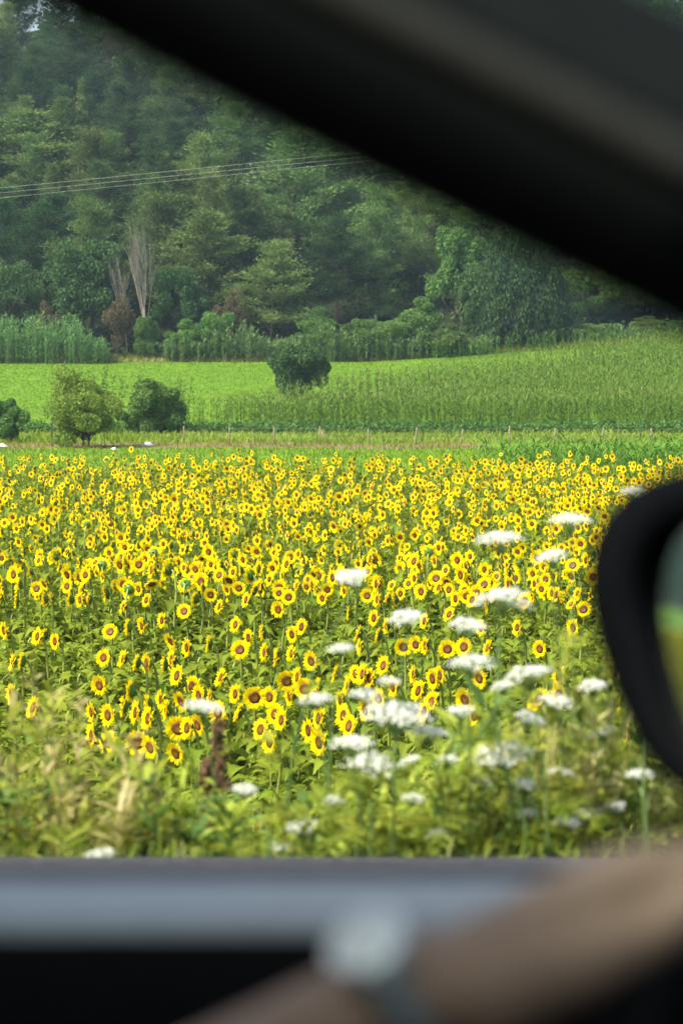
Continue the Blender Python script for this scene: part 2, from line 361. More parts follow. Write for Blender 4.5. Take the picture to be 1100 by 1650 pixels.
def px_tree(name, K, label, cat, px, top, d, wpx=None, base=None, group=None, rz=None):
    x = (px - 550) / F * d; z = float(H(x, d)) - .05
    zt = at(px, top, d)[2]; h = max(zt - z, 1.0)
    return plant_tree(name, K, label, cat, (x, d, z), h, wpx / F * d if wpx else None, rz, group)
PINES = [Kind(pine_arrays(100 + i, h=14, spread=s, low=l, ragged=g, lean=le, up=u), M['bark'], M['pine_leaf'])
         for i, (s, l, g, le, u) in enumerate([(4.0, .12, .35, .0, .35), (3.2, .08, .45, .02, .55), (4.6, .25, .4, -.02, .3), (2.6, .10, .35, .0, .6), (4.3, .3, .5, .03, .2), (3.6, .15, .45, -.03, .45)])]
def repaint(K, leaf):
    q = object.__new__(Kind); q.tr, q.h, q.w, q.cn = K.tr, K.h, K.w, K.cn; q.cr = K.cr.copy(); q.cr.materials.clear(); q.cr.materials.append(leaf); return q
PALE = [repaint(K, M['pale_pine']) for K in PINES]
DARKT = [Kind(leafy_arrays(200 + i, 8, 6.6, .06, 44, 420, .26), M['bark'], M['dark_leaf']) for i in range(2)]
MIDT = [Kind(leafy_arrays(220 + i, 7, 6, .04, 40, 420, .26, stems=2, rag=.4, round_=1.2, skirt=True), M['bark'], M['mid_leaf']) for i in range(2)]
YEL = Kind(leafy_arrays(240, 9, 6, .1, 46, 380, .28, rag=.4), M['bark'], M['mid_leaf'])
DRYB = Kind(leafy_arrays(250, 5, 5, .03, 26, 240, .2, stems=4, rag=.4), M['bark'], M['dry_leaf'])
WEEP = Kind(weeping_arrays(260), M['bark'], M['dark_leaf'])
BARE = [Kind(bare_arrays(270 + i), M['pale_bark'], M['pale_bark'], 'branches') for i in range(2)]

HILLG = 'pines on the wooded hillside'
# trees one can name on the slope (x, top, distance, width)
named = [
 (0, 45, 170, 276, 'broad pale pine at the picture edge above the power wires', 250),
 (1, 160, 195, 262, 'slim pale green pine with twin pointed tops, just above the wires', 110),
 (3, 243, 212, 258, 'narrow spire of a pine poking up over the wires left of the dark gap', 80),
 (5, 296, 152, 292, 'blue green pine standing in the dark gap above the wires', 150),
 (0, 478, 196, 256, 'tall light green pine crossed by the wires, its top touching the pillar', 210),
 (4, 395, 290, 250, 'dense yellow green pine under the lowest wires', 150),
 (2, 610, 288, 250, 'flat topped pine with layered branches behind the willow shrubs', 150),
 (4, 690, 296, 248, 'spreading pine with visible bare trunk beside the yellowish tree', 150),
 (5, 330, 330, 243, 'pale green pine just behind the bare poplar', 160),
 (2, 545, 340, 243, 'pine with dark trunk rising behind the reeds above the round dark bush', 140),
 (1, 265, 300, 247, 'feathery yellow green pine over the bare poplar crown', 130),
 (2, 90, 300, 250, 'brownish shaded pine behind the round dark green trees', 150),
 (0, 10, 290, 255, 'dark pine low at the picture edge behind the round trees', 150),
 (5, 440, 380, 240, 'low bushy pine behind the grey twiggy shrub', 130),
]
used_xy = []
for k, px, top, d, lab, w in named:
    px_tree('pine_tree', (PINES if 'dark' in lab or 'blue' in lab or 'brownish' in lab else PALE)[k], lab, 'tree', px, top, d, w); used_xy.append(((px - 550) / F * d, d))
px_tree('broadleaf_tree', DARKT[0], 'round dark green broadleaf tree beside the bare poplar', 'tree', 130, 383, 237, 125)
px_tree('broadleaf_tree', DARKT[1], 'dark green broadleaf tree cut by the picture edge behind the reed bed', 'tree', 18, 415, 238, 110)
px_tree('broadleaf_tree', DARKT[0], 'deep green ivy-like tree right behind the bare poplar trunk', 'tree', 292, 428, 236.5, 90)
px_tree('bare_poplar', BARE[0], 'bare pale grey poplar with upright twigs', 'tree', 238, 330, 234, 64)
px_tree('bare_poplar', BARE[1], 'smaller bare tree with tan twigs leaning beside the pale poplar', 'tree', 206, 392, 235, 40)
px_tree('broadleaf_tree', YEL, 'olive yellow leafy tree beside the dark weeping tree', 'tree', 742, 362, 238, 95)
px_tree('weeping_tree', WEEP, 'tall dark blue green weeping tree at the edge of the corn', 'tree', 832, 350, 234, 170)
px_tree('broadleaf_tree', DARKT[1], 'dark tree with green lit rim in front of the weeping tree', 'tree', 775, 420, 233, 90)
px_tree('broadleaf_tree', MIDT[0], 'mid green tree in the dim corner under the pillar', 'tree', 960, 430, 240, 120)
px_tree('broadleaf_tree', DARKT[0], 'dark tree beside the pillar above the bare earth bank', 'tree', 1050, 470, 242, 110)
px_tree('dry_shrub', DRYB, 'rust brown dry shrub between the reed bed and the poplar', 'shrub', 192, 470, 231, 62)
px_tree('dry_shrub', DRYB, 'small brownish shrub behind the reed bed', 'shrub', 78, 482, 233, 44)
px_tree('dry_shrub', DRYB, 'grey twiggy shrub over the reeds near the hillside foot', 'shrub', 372, 462, 232, 60)
for i, (px, top, d, w, lab) in enumerate([
 (236, 508, 229, 44, 'narrow bright green shrub at the foot of the bare poplar'),
 (300, 512, 229, 70, 'green shrub with brown lower stems right of the poplar foot'),
 (345, 500, 230, 70, 'green shrub below the grey twiggy shrub'),
 (520, 492, 231, 78, 'willowy shrub with long arching tips behind the dark round bush'),
 (585, 512, 230, 80, 'low dense green shrub beside the arching willow shrub'),
 (672, 476, 231, 90, 'tall arching pale green shrub left of the weeping tree'),
 (625, 515, 229.5, 70, 'rounded shrub with dark hollow beneath at the field edge'),
 (725, 520, 229, 90, 'dark green shrub overhanging the corn, left of the weeping tree'),
 (945, 520, 233, 95, 'pale green bramble mound right of the weeping tree'),
 (1045, 508, 234, 80, 'yellowish shrub on the bank by the pillar edge'),
 (1095, 515, 234, 70, 'low green shrub at the picture edge under the pillar')]):
    px_tree('shrub', MIDT[i % 2], lab, 'shrub', px, top, d, w)
# filler pines on the slope; those in the sight of the window one by one, the rest as one wood
rest = []; n_sel = 0
cands = []; fill = []
for d in np.arange(243, 345, 6.2):
    for x in np.arange(-60, 62, 6.6):
        cands.append((x + RNG.normal(0, 1.4), d + RNG.normal(0, 1.4)))
for x, d in cands:
    if min((x - a) ** 2 + (d - b) ** 2 for a, b in used_xy) < 9: continue
    h = RNG.uniform(9.5, 15.5) * (1.0 if d < 300 else .9); z = float(H(x, d)) - .1
    px, py = proj((x, d, z + h)); pm, ym = proj((x, d, z + h * .6))
    lim = -5 + (px - 90) * .51
    if -30 < px < 1000 and ym > lim + 25 and py > -80:
        fill.append((px, x, d, z, h))
    else: rest.append((x, d, z, h))
ZONES = [(-999, 80, 'the picture edge'), (80, 195, 'the round dark tree'), (195, 290, 'the bare poplar'), (290, 420, 'the grey twiggy shrub'), (420, 560, 'the lone dark bush'), (560, 720, 'the arching shrubs'), (720, 2000, 'the weeping tree')]
ORD = ['first', 'second', 'third', 'fourth', 'fifth', 'sixth', 'seventh', 'eighth', 'ninth', 'tenth', 'eleventh', 'twelfth', 'thirteenth', 'fourteenth', 'fifteenth', 'sixteenth', 'seventeenth', 'eighteenth', 'nineteenth', 'twentieth', 'twenty-first', 'twenty-second', 'twenty-third', 'twenty-fourth', 'twenty-fifth', 'twenty-sixth', 'twenty-seventh', 'twenty-eighth', 'twenty-ninth', 'thirtieth', 'thirty-first', 'thirty-second', 'thirty-third', 'thirty-fourth', 'thirty-fifth']
def numbered(items, fmt):                               # items: (key, px, payload) -> labels counted from the left inside each key
    by = {}
    for it in items: by.setdefault(it[0], []).append(it)
    for key, L_ in by.items():
        L_.sort(key=lambda q: q[1])
        for n_, it in enumerate(L_): yield fmt(key, n_, len(L_)), it[2]
def zone(px): return next(nm for a, b, nm in ZONES if a <= px < b)
items = []
for f_ in fill:
    band = 'low on' if f_[2] < 262 else 'half way up' if f_[2] < 288 else 'high on'
    items.append(((band, zone(f_[0])), f_[0], f_))
for lab, (px, x, d, z, h) in numbered(items, lambda k, n_, t_: 'pine %s the wooded hill over %s' % k + (', %s from left' % ORD[n_] if t_ > 1 else '')):
    plant_tree('pine_tree', (PALE if RNG.random() < (.55 if d < 262 else .22 if d < 290 else .1) else PINES)[RNG.integers(6)], lab, 'tree', (x, d, z), h, None, None, HILLG)
for d in np.arange(236, 400, 9.0):
    for x in np.concatenate([np.arange(-620, -60, 9.5), np.arange(62, 300, 9.5)]):
        x2, d2 = x + RNG.normal(0, 2.2), d + RNG.normal(0, 2.2); rest.append((x2, d2, float(H(x2, d2)) - .1, RNG.uniform(9, 15)))
fo = MB()
for (x, d, z, h) in rest:
    near_ = abs(x) < 75; n = 420 if near_ else 60; t = RNG.random(n) ** .8; a = RNG.random(n) * 6.283; r = (1 - t) ** .8 * h * .26 * RNG.uniform(.5, 1.1, n)
    C = np.stack([x + np.cos(a) * r, d + np.sin(a) * r, z + h * (.1 + .9 * t)], 1)
    sz = .42 if near_ else 1.0; cards(fo, C, RNG.uniform(1.2, 2.2, n) * sz, RNG.uniform(.8, 1.4, n) * sz, RNG, 0, np.clip(RNG.uniform(.2, .6) + RNG.normal(0, .2, n), 0, 1))
tag(fo.build('forest', M['pine_leaf']), 'far pine wood covering the rest of the hill', 'forest', kind='stuff')

# undergrowth on the slope and the forest floor
ug = MB(); n = 16000
x = RNG.uniform(-60, 60, n); d = 231 + RNG.random(n) ** 1.4 * 95
C = np.stack([x, d, H(x, d) + RNG.random(n) ** 1.5 * 1.6], 1)
cards(ug, C, RNG.uniform(.4, .9, n), RNG.uniform(.25, .5, n), RNG, 0, RNG.random(n) * .8)
tag(ug.build('undergrowth', M['dark_leaf']), 'dark undergrowth between the trunks of the wooded hill', 'undergrowth', kind='stuff')

# ------------------------------------------------------------------ reeds at the hill foot
def reed_bed(label, x0, x1, d0, d1, n, htop, seed):
    rng = np.random.default_rng(seed); mb = MB()
    px = rng.uniform(x0, x1, n); d = rng.uniform(d0, d1, n); x = (px - 550) / F * d; z = H(x, d)
    hh = np.array([max(at(p, htop(p), q)[2] - zz, .8) for p, q, zz in zip(px, d, z)]) * rng.uniform(.62, 1.06, n) * (1 + .10 * np.sin(px * .11 + seed) + .06 * np.sin(px * .31))
    ribbons(mb, np.stack([x, d, z], 1), rng.random(n) * 6.28, np.full(n, 1.5) + rng.normal(0, .12, n), hh, .05, .15, 0, .25)
    for k in range(13):
        f = rng.uniform(.12, .98, n); B = np.stack([x, d, z + hh * f], 1)
        ribbons(mb, B, rng.random(n) * 6.28, rng.uniform(.7, 1.35, n), rng.uniform(.45, .85, n), rng.uniform(.06, .1, n), rng.uniform(.6, 1.9, n), 0, np.clip(.45 + rng.normal(0, .22, n), 0, 1))
    tag(mb.build('reed_bed', M['reed']), label, 'reeds', kind='stuff')
reed_bed('bank of tall giant reeds at the field edge, cut by the picture edge', -80, 176, 224, 230, 620, lambda p: 508 + .011 * max(p - 105, 0) ** 2, 1)
reed_bed('ragged giant reeds between the poplar and the weeping tree', 265, 560, 226.5, 231, 560, lambda p: 534 + 12 * math.sin(p * .045) + .012 * max(310 - p, 0) ** 2, 2)
reed_bed('low reeds under the arching shrubs along the corn', 540, 790, 227, 231, 380, lambda p: 538 + 8 * math.sin(p * .06), 3)
reed_bed('pale reeds on the rising bank near the pillar', 860, 1180, 229, 236, 380, lambda p: 532 - .02 * (p - 900), 4)

# ------------------------------------------------------------------ corn, bean rows, grass
def corn(name, label, cat, x, d, hgt, seed, tass=True, nb=8, dark=0.0):
    rng = np.random.default_rng(seed); mb = MB(); n = len(x); z = H(x, d); hh = hgt * rng.uniform(.86, 1.1, n)
    ribbons(mb, np.stack([x, d, z], 1), rng.random(n) * 6.28, 1.53, hh, .02, .04, 0, .3)
    for k in range(nb):
        f = (k + .8) / (nb + 1) + rng.normal(0, .04, n); B = np.stack([x, d, z + hh * np.clip(f, .05, 1)], 1)
        ribbons(mb, B, rng.random(n) * 6.28, rng.uniform(.85, 1.3, n), rng.uniform(.5, .85, n) * hgt / 2.1, rng.uniform(.05, .09, n), rng.uniform(1.0, 2.2, n), 0, np.clip(.5 + rng.normal(0, .24, n), 0, 1))
    if tass:
        for k in range(2):
            ribbons(mb, np.stack([x, d, z + hh * .97], 1), rng.random(n) * 6.28, rng.uniform(.9, 1.5, n), rng.uniform(.2, .34, n), .035, .4, 1, rng.random(n), segs=1)
    tag(mb.build(name, [M['corn'], M['tassel']]), label, cat, kind='stuff')
X, D = [], []
for d in np.concatenate([np.arange(160.5, 166, .55), np.arange(166, 224, .8)]):
    sp = .42 if d < 166 else .62; xx = np.arange(-14.5, 52, sp)
    xx = xx[d < np.interp(550 + F * xx / d, [232, 250, 340, 435, 536, 585, 700, 800, 900, 1000, 1100, 1300], [159, 161, 163, 172, 185, 192, 198, 203, 212, 219, 222, 224]) + 1.2 * np.sin(xx * .9)]; X.append(xx + RNG.normal(0, .1, len(xx))); D.append(np.full(len(xx), d) + RNG.normal(0, .09, len(xx)))
X = np.concatenate(X); D = np.concatenate(D); k = RNG.random(len(X)) > .05 + .18 * (np.sin(X * .31 + D * .13) * np.sin(D * .37 - X * .09) > .55)
corn('cornfield', 'tall green maize field with pale tassels behind the fence', 'cornfield', X[k], D[k], 2.0, 5, nb=10)
n = 900; x = RNG.uniform(5.2, 20, n); d = RNG.uniform(84, 97, n); kk = RNG.random(n) < np.clip((x - 4.5) / 5, .25, 1)
corn('maize_patch', 'glossy young maize just behind the far sunflowers', 'maize', x[kk], d[kk], 1.6, 6, False)
n = 420; x = RNG.uniform(-14, 40, n); d = RNG.uniform(222, 228, n); kk = x > 8
corn('maize_strip', 'last row of maize along the wooded bank', 'maize', x[kk], d[kk], 1.9, 7)
# beans
mb = MB(); rng = np.random.default_rng(8)
for row in (147.5, 150.5, 153.5):
    x = np.arange(-22, 40, .42); x = x[RNG.random(len(x)) > .1] + rng.normal(0, .1, 0).sum()
    for xx in x:
        n = 46; o = np.array([xx, row + rng.normal(0, .15), 0]); o[2] = H(o[0], o[1]) + .35; r = rng.uniform(.3, .5)
        C = o + norm(rng.normal(size=(n, 3))) * rng.uniform(.4, 1, (n, 1)) * [r, r, r * .9]
        cards(mb, C, rng.uniform(.16, .28, n), rng.uniform(.12, .2, n), rng, 0, np.clip(.4 + rng.normal(0, .2, n), 0, 1))
tag(mb.build('bean_rows', M['mid_leaf']), 'low leafy crop rows between fence and maize', 'crop', kind='stuff')
# grass
def grass(label, n, xr, dr, L, Wd, seed, mat='grass', cond=None, lo=.2, hi=.9, patch=.25):
    rng = np.random.default_rng(seed); mb = MB(); x = rng.uniform(*xr, n); d = rng.uniform(*dr, n)
    if cond is not None: k = cond(x, d); x, d = x[k], d[k]
    n = len(x); tn = np.clip(rng.uniform(lo, hi, n) + patch * np.sin(x * .25 + d * .11) * np.sin(d * .23 - x * .07), 0, 1)
    ribbons(mb, np.stack([x, d, H(x, d)], 1), rng.random(n) * 6.28, rng.uniform(.7, 1.5, n), rng.uniform(.5, 1.2, n) * L, Wd, rng.uniform(.2, 1.2, n), 0, tn, segs=2 if L > .4 else 1, prof=np.array([1, .7]))
    tag(mb.build('grass', M[mat]), label, 'grass', kind='stuff')
grass('bright green meadow grass below the wooded hill', 52000, (-36, 18), (157, 229.5), .17, .09, 21, lo=.42, hi=.68, patch=.2, cond=lambda x, d: d > np.interp(550 + F * x / d, [232, 250, 340, 435, 536, 585, 700, 800], [157, 161, 163, 172, 185, 192, 198, 203]))
grass('short yellow green grass strip behind the sunflowers', 30000, (-22, 26), (76, 124), .28, .06, 22, lo=.4, hi=.9)
grass('rough grass along the fence line', 16000, (-24, 26), (132, 158), .5, .08, 23, mat='weed', lo=0, hi=.6, cond=lambda x, d: np.sin(x * .5) + np.sin(d * .9 + x * .2) > -1.2)
grass('sparse grass on the dirt track', 2500, (-24, 8), (124, 132), .35, .06, 24, mat='weed', lo=.1, hi=.7)
grass('ragged brush along the foot of the wood', 9000, (-36, 40), (227.5, 232), .8, .09, 25, mat='weed', lo=0, hi=.5)
grass('dry brownish grass along the foot of the wood', 2200, (-36, -2), (226.8, 228.5), .6, .08, 26, mat='straw', lo=0, hi=.5)

# ------------------------------------------------------------------ lone bushes in the fields
BUSH = Kind(leafy_arrays(300, 4.6, 4.2, .02, 52, 620, .15, stems=2, rag=.5, round_=1.35, skirt=True), M['bark'], M['bright_leaf'])
BUSHD = Kind(leafy_arrays(310, 3.4, 4.6, .02, 50, 620, .19, stems=3, rag=.48, round_=1.35, skirt=True), M['bark'], M['dark_leaf'])
BUSHM = Kind(leafy_arrays(320, 3.4, 4.6, .02, 46, 520, .2, stems=3, rag=.55, round_=1.3, skirt=True), M['bark'], M['mid_leaf'])
px_tree('bush', BUSH, 'yellow green bushy tree with short trunk beside the dirt track', 'bush', 136, 586, 126.5, 138)
px_tree('bush', BUSHM, 'grey green wild bush behind the yellow green bushy tree', 'bush', 252, 608, 148, 98)
px_tree('bush', BUSHD, 'lone round dark bush at the edge of the maize', 'bush', 479, 551, 186, 94)
px_tree('bush', BUSHM, 'leafy sapling cut off by the picture edge beside the track', 'bush', 2, 640, 134, 66)
mb = MB(); rng = np.random.default_rng(5)
def whips(mb, px0, px1, d, top, n):
    px = rng.uniform(px0, px1, n); x = (px - 550) / F * d; z = H(x, d)
    for a, zz, p in zip(x, z, px):
        hh = at(p, top, d)[2] - zz; hh *= rng.uniform(.75, 1.05); az = rng.random() * 6.28; b = rng.uniform(.05, .25)
        P = np.array([[a + math.cos(az) * b * hh * s * s, d + math.sin(az) * b * hh * s * s, zz + hh * s] for s in np.linspace(0, 1, 6)])
        tube(mb, P, np.linspace(.010, .005, 6), 4, 1, cap=False)
        m = 60; f = rng.uniform(.25, 1, m); C = np.stack([np.interp(f, np.linspace(0, 1, 6), P[:, q]) for q in range(3)], 1) + rng.normal(0, .07, (m, 3))
        cards(mb, C, rng.uniform(.14, .26, m), rng.uniform(.05, .09, m), rng, 0, rng.random(m), rng.normal(0, .5, (m, 3)) + [0, 0, .5])
whips(mb, 78, 190, 127, 580, 20); o = mb.build('sapling_thicket', [M['mid_leaf'], M['bark']])
tag(o, 'loose upright leafy shoots around the yellow green bushy tree', 'saplings', kind='stuff')
mb = MB(); whips(mb, 200, 312, 148.5, 606, 16); tag(mb.build('sapling_thicket', [M['mid_leaf'], M['bark']]), 'loose shoots sticking out around the grey green bush', 'saplings', kind='stuff')

# ------------------------------------------------------------------ fence, litter, power line
fx = [296, 369, 442, 515, 594, 669, 742, 820, 892, 969, 1048, 1122]
fr = thing('wire_fence', 'wire fence on thin wooden posts in front of the crop rows', 'fence', (0, 131, -3.5))
rng = np.random.default_rng(9); tops = []
for i, px in enumerate(fx):
    mb = MB(); x = (px - 550) / F * 131; h = rng.uniform(.85, 1.05); l = rng.normal(0, .05)
    tube(mb, [(0, 0, -.2), (l * .5, 0, h * .5), (l, 0, h)], [.05, .046, .04], 7); link('post', mb.mesh('post', M['post'], True), fr, None, (x, 0, 0)); tops.append((x, h))
    if i == 3:
        mb = MB(); tube(mb, [(.6, .05, -.1), (.05, 0, h * .75)], [.05, .045], 6); link('brace', mb.mesh('brace', M['post'], True), fr, None, (x, 0, 0))
for f in (.35, .62, .9):
    mb = MB(); tube(mb, [(x, -.075, h * f) for x, h in tops], .0025, 4, cap=False); link('fence_wire', mb.mesh('fence_wire', M['wire']), fr)
for px, py, s, lab in [(238, 717, .24, 'white crumpled plastic on the dirt track'), (91, 692, .30, 'white scrap of plastic in the grass behind the bushy tree'), (184, 724, .14, 'small white scrap beside the dirt track'), (4, 719, .2, 'pale scrap at the picture edge on the track')]:
    d = 3700 * 4.72 / (py - 581); mb = MB(); k = 14; g = np.linspace(-1, 1, 8); rr = np.random.default_rng(int(px))
    rows = [[(a * s * 1.4, b * s, (1 - a * a) * (1 - b * b) * s * .8 + rr.normal(0, .05) * s + .02) for a in g] for b in g]; loft(mb, rows)
    x = (px - 550) / F * d; o = link('plastic_scrap', mb.mesh('plastic_scrap', M['litter'], False), None, None, (x, d, float(H(x, d)) + .01)); tag(o, lab, 'litter', 'plastic litter by the dirt track')
pl = thing('power_line', 'overhead power wires crossing in front of the wooded hill', 'power line', (0, 120, 0))
ends = [((-60, 0), (60, 0))]
for (l0, l1) in [((0, 303), (600, 243)), ((0, 311), (600, 251)), ((0, 319), (600, 258))]:
    a = at(l0[0], l0[1], 122); b = at(l1[0], l1[1], 112); P = []
    for s in np.linspace(-.9, 2.4, 30):
        p = a + (b - a) * s; p[2] += .055 * ((s - .5) ** 2 - .25); P.append(p - [0, 120, 0])
    mb = MB(); tube(mb, P, .0055, 5, cap=False); link('wire', mb.mesh('wire', M['wire'], True), pl); e0, e1 = P[0], P[-1]
    for nm, e in (('a', e0), ('b', e1)):
        mb = MB(); tube(mb, [e - [0, 0, .25], e - [0, 0, .12], e - [0, 0, .02]], [.05, .07, .04], 7); link('insulator', mb.mesh('insulator', M['litter'], True), pl)
for e in (e0, e1):
    g = float(H(e[0], e[1] + 120)); mb = MB(); tube(mb, [(e[0], e[1] + .3, g - .3), (e[0], e[1] + .3, e[2] + .3)], [.17, .12], 9); link('pole', mb.mesh('pole', M['post'], True), pl)
    mb = MB(); box(mb, (e[0] - .06, e[1] - .9, e[2] - .42), (e[0] + .06, e[1] + 1.2, e[2] - .26)); link('crossarm', mb.mesh('crossarm', M['post']), pl)

# ------------------------------------------------------------------ sunflowers
def T_stem(seed, sides=5, k=7):
    rng = np.random.default_rng(seed); mb = MB()
    P = np.array([(0, 0, -.05), (rng.normal(0, .02), rng.normal(0, .02), .45), (rng.normal(0, .025), rng.normal(0, .02), .95), (0, .01, 1.32), (0, -.01, 1.45), (0, -.045, 1.52), (0, -.085, 1.525)])
    if k < 7: P = P[[0, 2, 3, 4, 6]]
    tube(mb, P, np.linspace(.017, .011, len(P)), sides, 0, .5, cap=False); return mb
def T_leaf(seed, hi=True):
    rng = np.random.default_rng(seed); mb = MB(); s = rng.uniform(.9, 1.15); dr = rng.uniform(.25, .75)
    def pt(u, v): return np.array([.05 + u * .22 * s, v * .105 * s, .035 + .02 * math.sin(u * 3) - dr * .20 * u * u * s - abs(v) * .0 + (abs(v) * .035)])
    base = np.array([0, 0, 0.0])
    out = [(.0, .25), (.05, .85), (.28, 1.0), (.55, .72), (.82, .3)]
    if not hi: out = [(.03, .7), (.35, .95), (.72, .45)]
    V = [base, pt(0, 0)] + [pt(.3, 0), pt(.62, 0), pt(1, 0)] + [pt(u, v) for u, v in out] + [pt(u, -v) for u, v in out]
    n = len(out); A = 5; B = 5 + n
    if hi: Fs = [(1, 2, A + 1), (1, A + 1, A), (2, A + 2, A + 1), (2, 3, A + 2), (3, A + 3, A + 2), (3, A + 4, A + 3), (3, 4, A + 4)]
    else: Fs = [(1, 2, A), (2, A + 1, A), (2, 3, A + 1), (3, A + 2, A + 1), (3, 4, A + 2)]
    Fs = Fs + [tuple(q if q < A else q + n for q in reversed(f)) for f in Fs]
    t = np.full(len(V), .45); t[:5] = .75
    mb.add(V, Fs, 0, t)
    mb.add([base + [0, .006, 0], base - [0, .006, 0], pt(.08, -.05), pt(.08, .05)], [(0, 1, 2, 3)], 0, .9)
    return mb
def T_petals(seed, n=27, layers=2, rich=True):
    rng = np.random.default_rng(seed); mb = MB()
    for ly in range(layers):
        for k in range(n):
            a = (k + .5 * ly + rng.normal(0, .18)) / n * 6.2832; r0, r1 = .040, (.102 if ly == 0 else .096) * rng.uniform(.93, 1.05); w = .0140 * rng.uniform(.85, 1.2); y = -.004 - .006 * ly; fw = rng.normal(-.012, .012)
            d = np.array([math.cos(a), 0, math.sin(a)]); s = np.array([-math.sin(a), 0, math.cos(a)]) ; Y = np.array([0, 1.0, 0]); rm = r0 + (r1 - r0) * .55
            V = [d * r0 - s * w * .5 + Y * y, d * r0 + s * w * .5 + Y * y, d * rm + s * w + Y * (y + fw * .5), d * r1 + Y * (y + fw + rng.normal(0, .006)), d * rm - s * w + Y * (y + fw * .5)]
            if rich: mb.add(V, [(0, 1, 2, 3, 4)], 0, [.3, .3, .7, .9, .7])
            else: mb.add([V[0] - s * w * .4, V[1] + s * w * .4, V[2] + s * w * .55, V[3], V[4] - s * w * .55], [(0, 1, 2, 3, 4)], 0, [.4, .4, .7, .9, .7])
    return mb
def T_disc(rings=5, n=16):
    mb = MB(); rr = [.050, .046, .036, .024, .011][:rings] if rings == 5 else [.042, .031, .013]
    yy = [-.006, -.016, -.020, -.019, -.016] if rings == 5 else [-.006, -.02, -.017]
    tt = [.55, .12, .1, .45, .8] if rings == 5 else [.5, .1, .6]
    rows = [[(r * math.cos(a), y, r * math.sin(a)) for a in np.arange(n) * 6.2832 / n] for r, y in zip(rr, yy)]
    loft(mb, rows, 0, np.repeat(tt, n), True); b = (len(rr) - 1) * n
    mb.l.append(np.arange(n) + b); mb.c.append(np.array([n])); mb.m.append(np.array([0])); return mb
def T_back(seed, n=12, bracts=11):
    rng = np.random.default_rng(seed); mb = MB()
    rows = [[(r * math.cos(a), y, r * math.sin(a)) for a in np.arange(n) * 6.2832 / n] for r, y in [(.056, -.002), (.054, .014), (.036, .03), (.012, .036)]]
    loft(mb, rows, 0, .4, True)
    for k in range(bracts):
        a = (k + rng.normal(0, .2)) / bracts * 6.2832; d = np.array([math.cos(a), 0, math.sin(a)]); s = np.array([-math.sin(a), 0, math.cos(a)]); r1 = rng.uniform(.068, .088)
        mb.add([d * .045 - s * .014 + [0, .014, 0], d * .045 + s * .014 + [0, .014, 0], d * r1 + [0, rng.uniform(0, .02), 0]], [(0, 1, 2)], 0, .7)
    return mb
SF_STEM = [T_stem(i) for i in range(5)]; SF_LEAF = [T_leaf(i) for i in range(6)]; SF_PET = [T_petals(i) for i in range(5)]; SF_DISC = T_disc(); SF_BACK = [T_back(i) for i in range(3)]
me_stem = [t.mesh('stem', M['sf_stem'], True) for t in SF_STEM]; me_leaf = [t.mesh('leaf', M['sf_leaf'], True) for t in SF_LEAF]
me_pet = [t.mesh('petals', M['petal']) for t in SF_PET]; me_disc = SF_DISC.mesh('disc', M['disc'], True); me_back = [t.mesh('flower_head', M['sepal']) for t in SF_BACK]
def rotm(rx, ry, rz): return np.array(Euler((rx, ry, rz)).to_matrix())
def leaf_set(rng, n):
    o = []
    for k in range(n):
        z = .42 + .95 * (k + rng.random() * .6) / n; o.append((z, k * 2.4 + rng.normal(0, .3), rng.normal(0, .12), rng.uniform(.6, .95) * (1.15 - .35 * (z / 1.4) ** 3), int(rng.integers(6))))
    return o
LSETS = [leaf_set(np.random.default_rng(50 + i), 11) for i in range(6)]
def joined_leaves(i):
    mb = MB()
    for z, a, t, s, v in LSETS[i]: mb.put(SF_LEAF[v].arrays(), rotm(0, -t, a) * s, (0, 0, z))
    return mb
me_leaves = [joined_leaves(i).mesh('leaves', M['sf_leaf'], True) for i in range(6)]

ZH = 1.25 - 3.18                                       # mean height of the flower heads
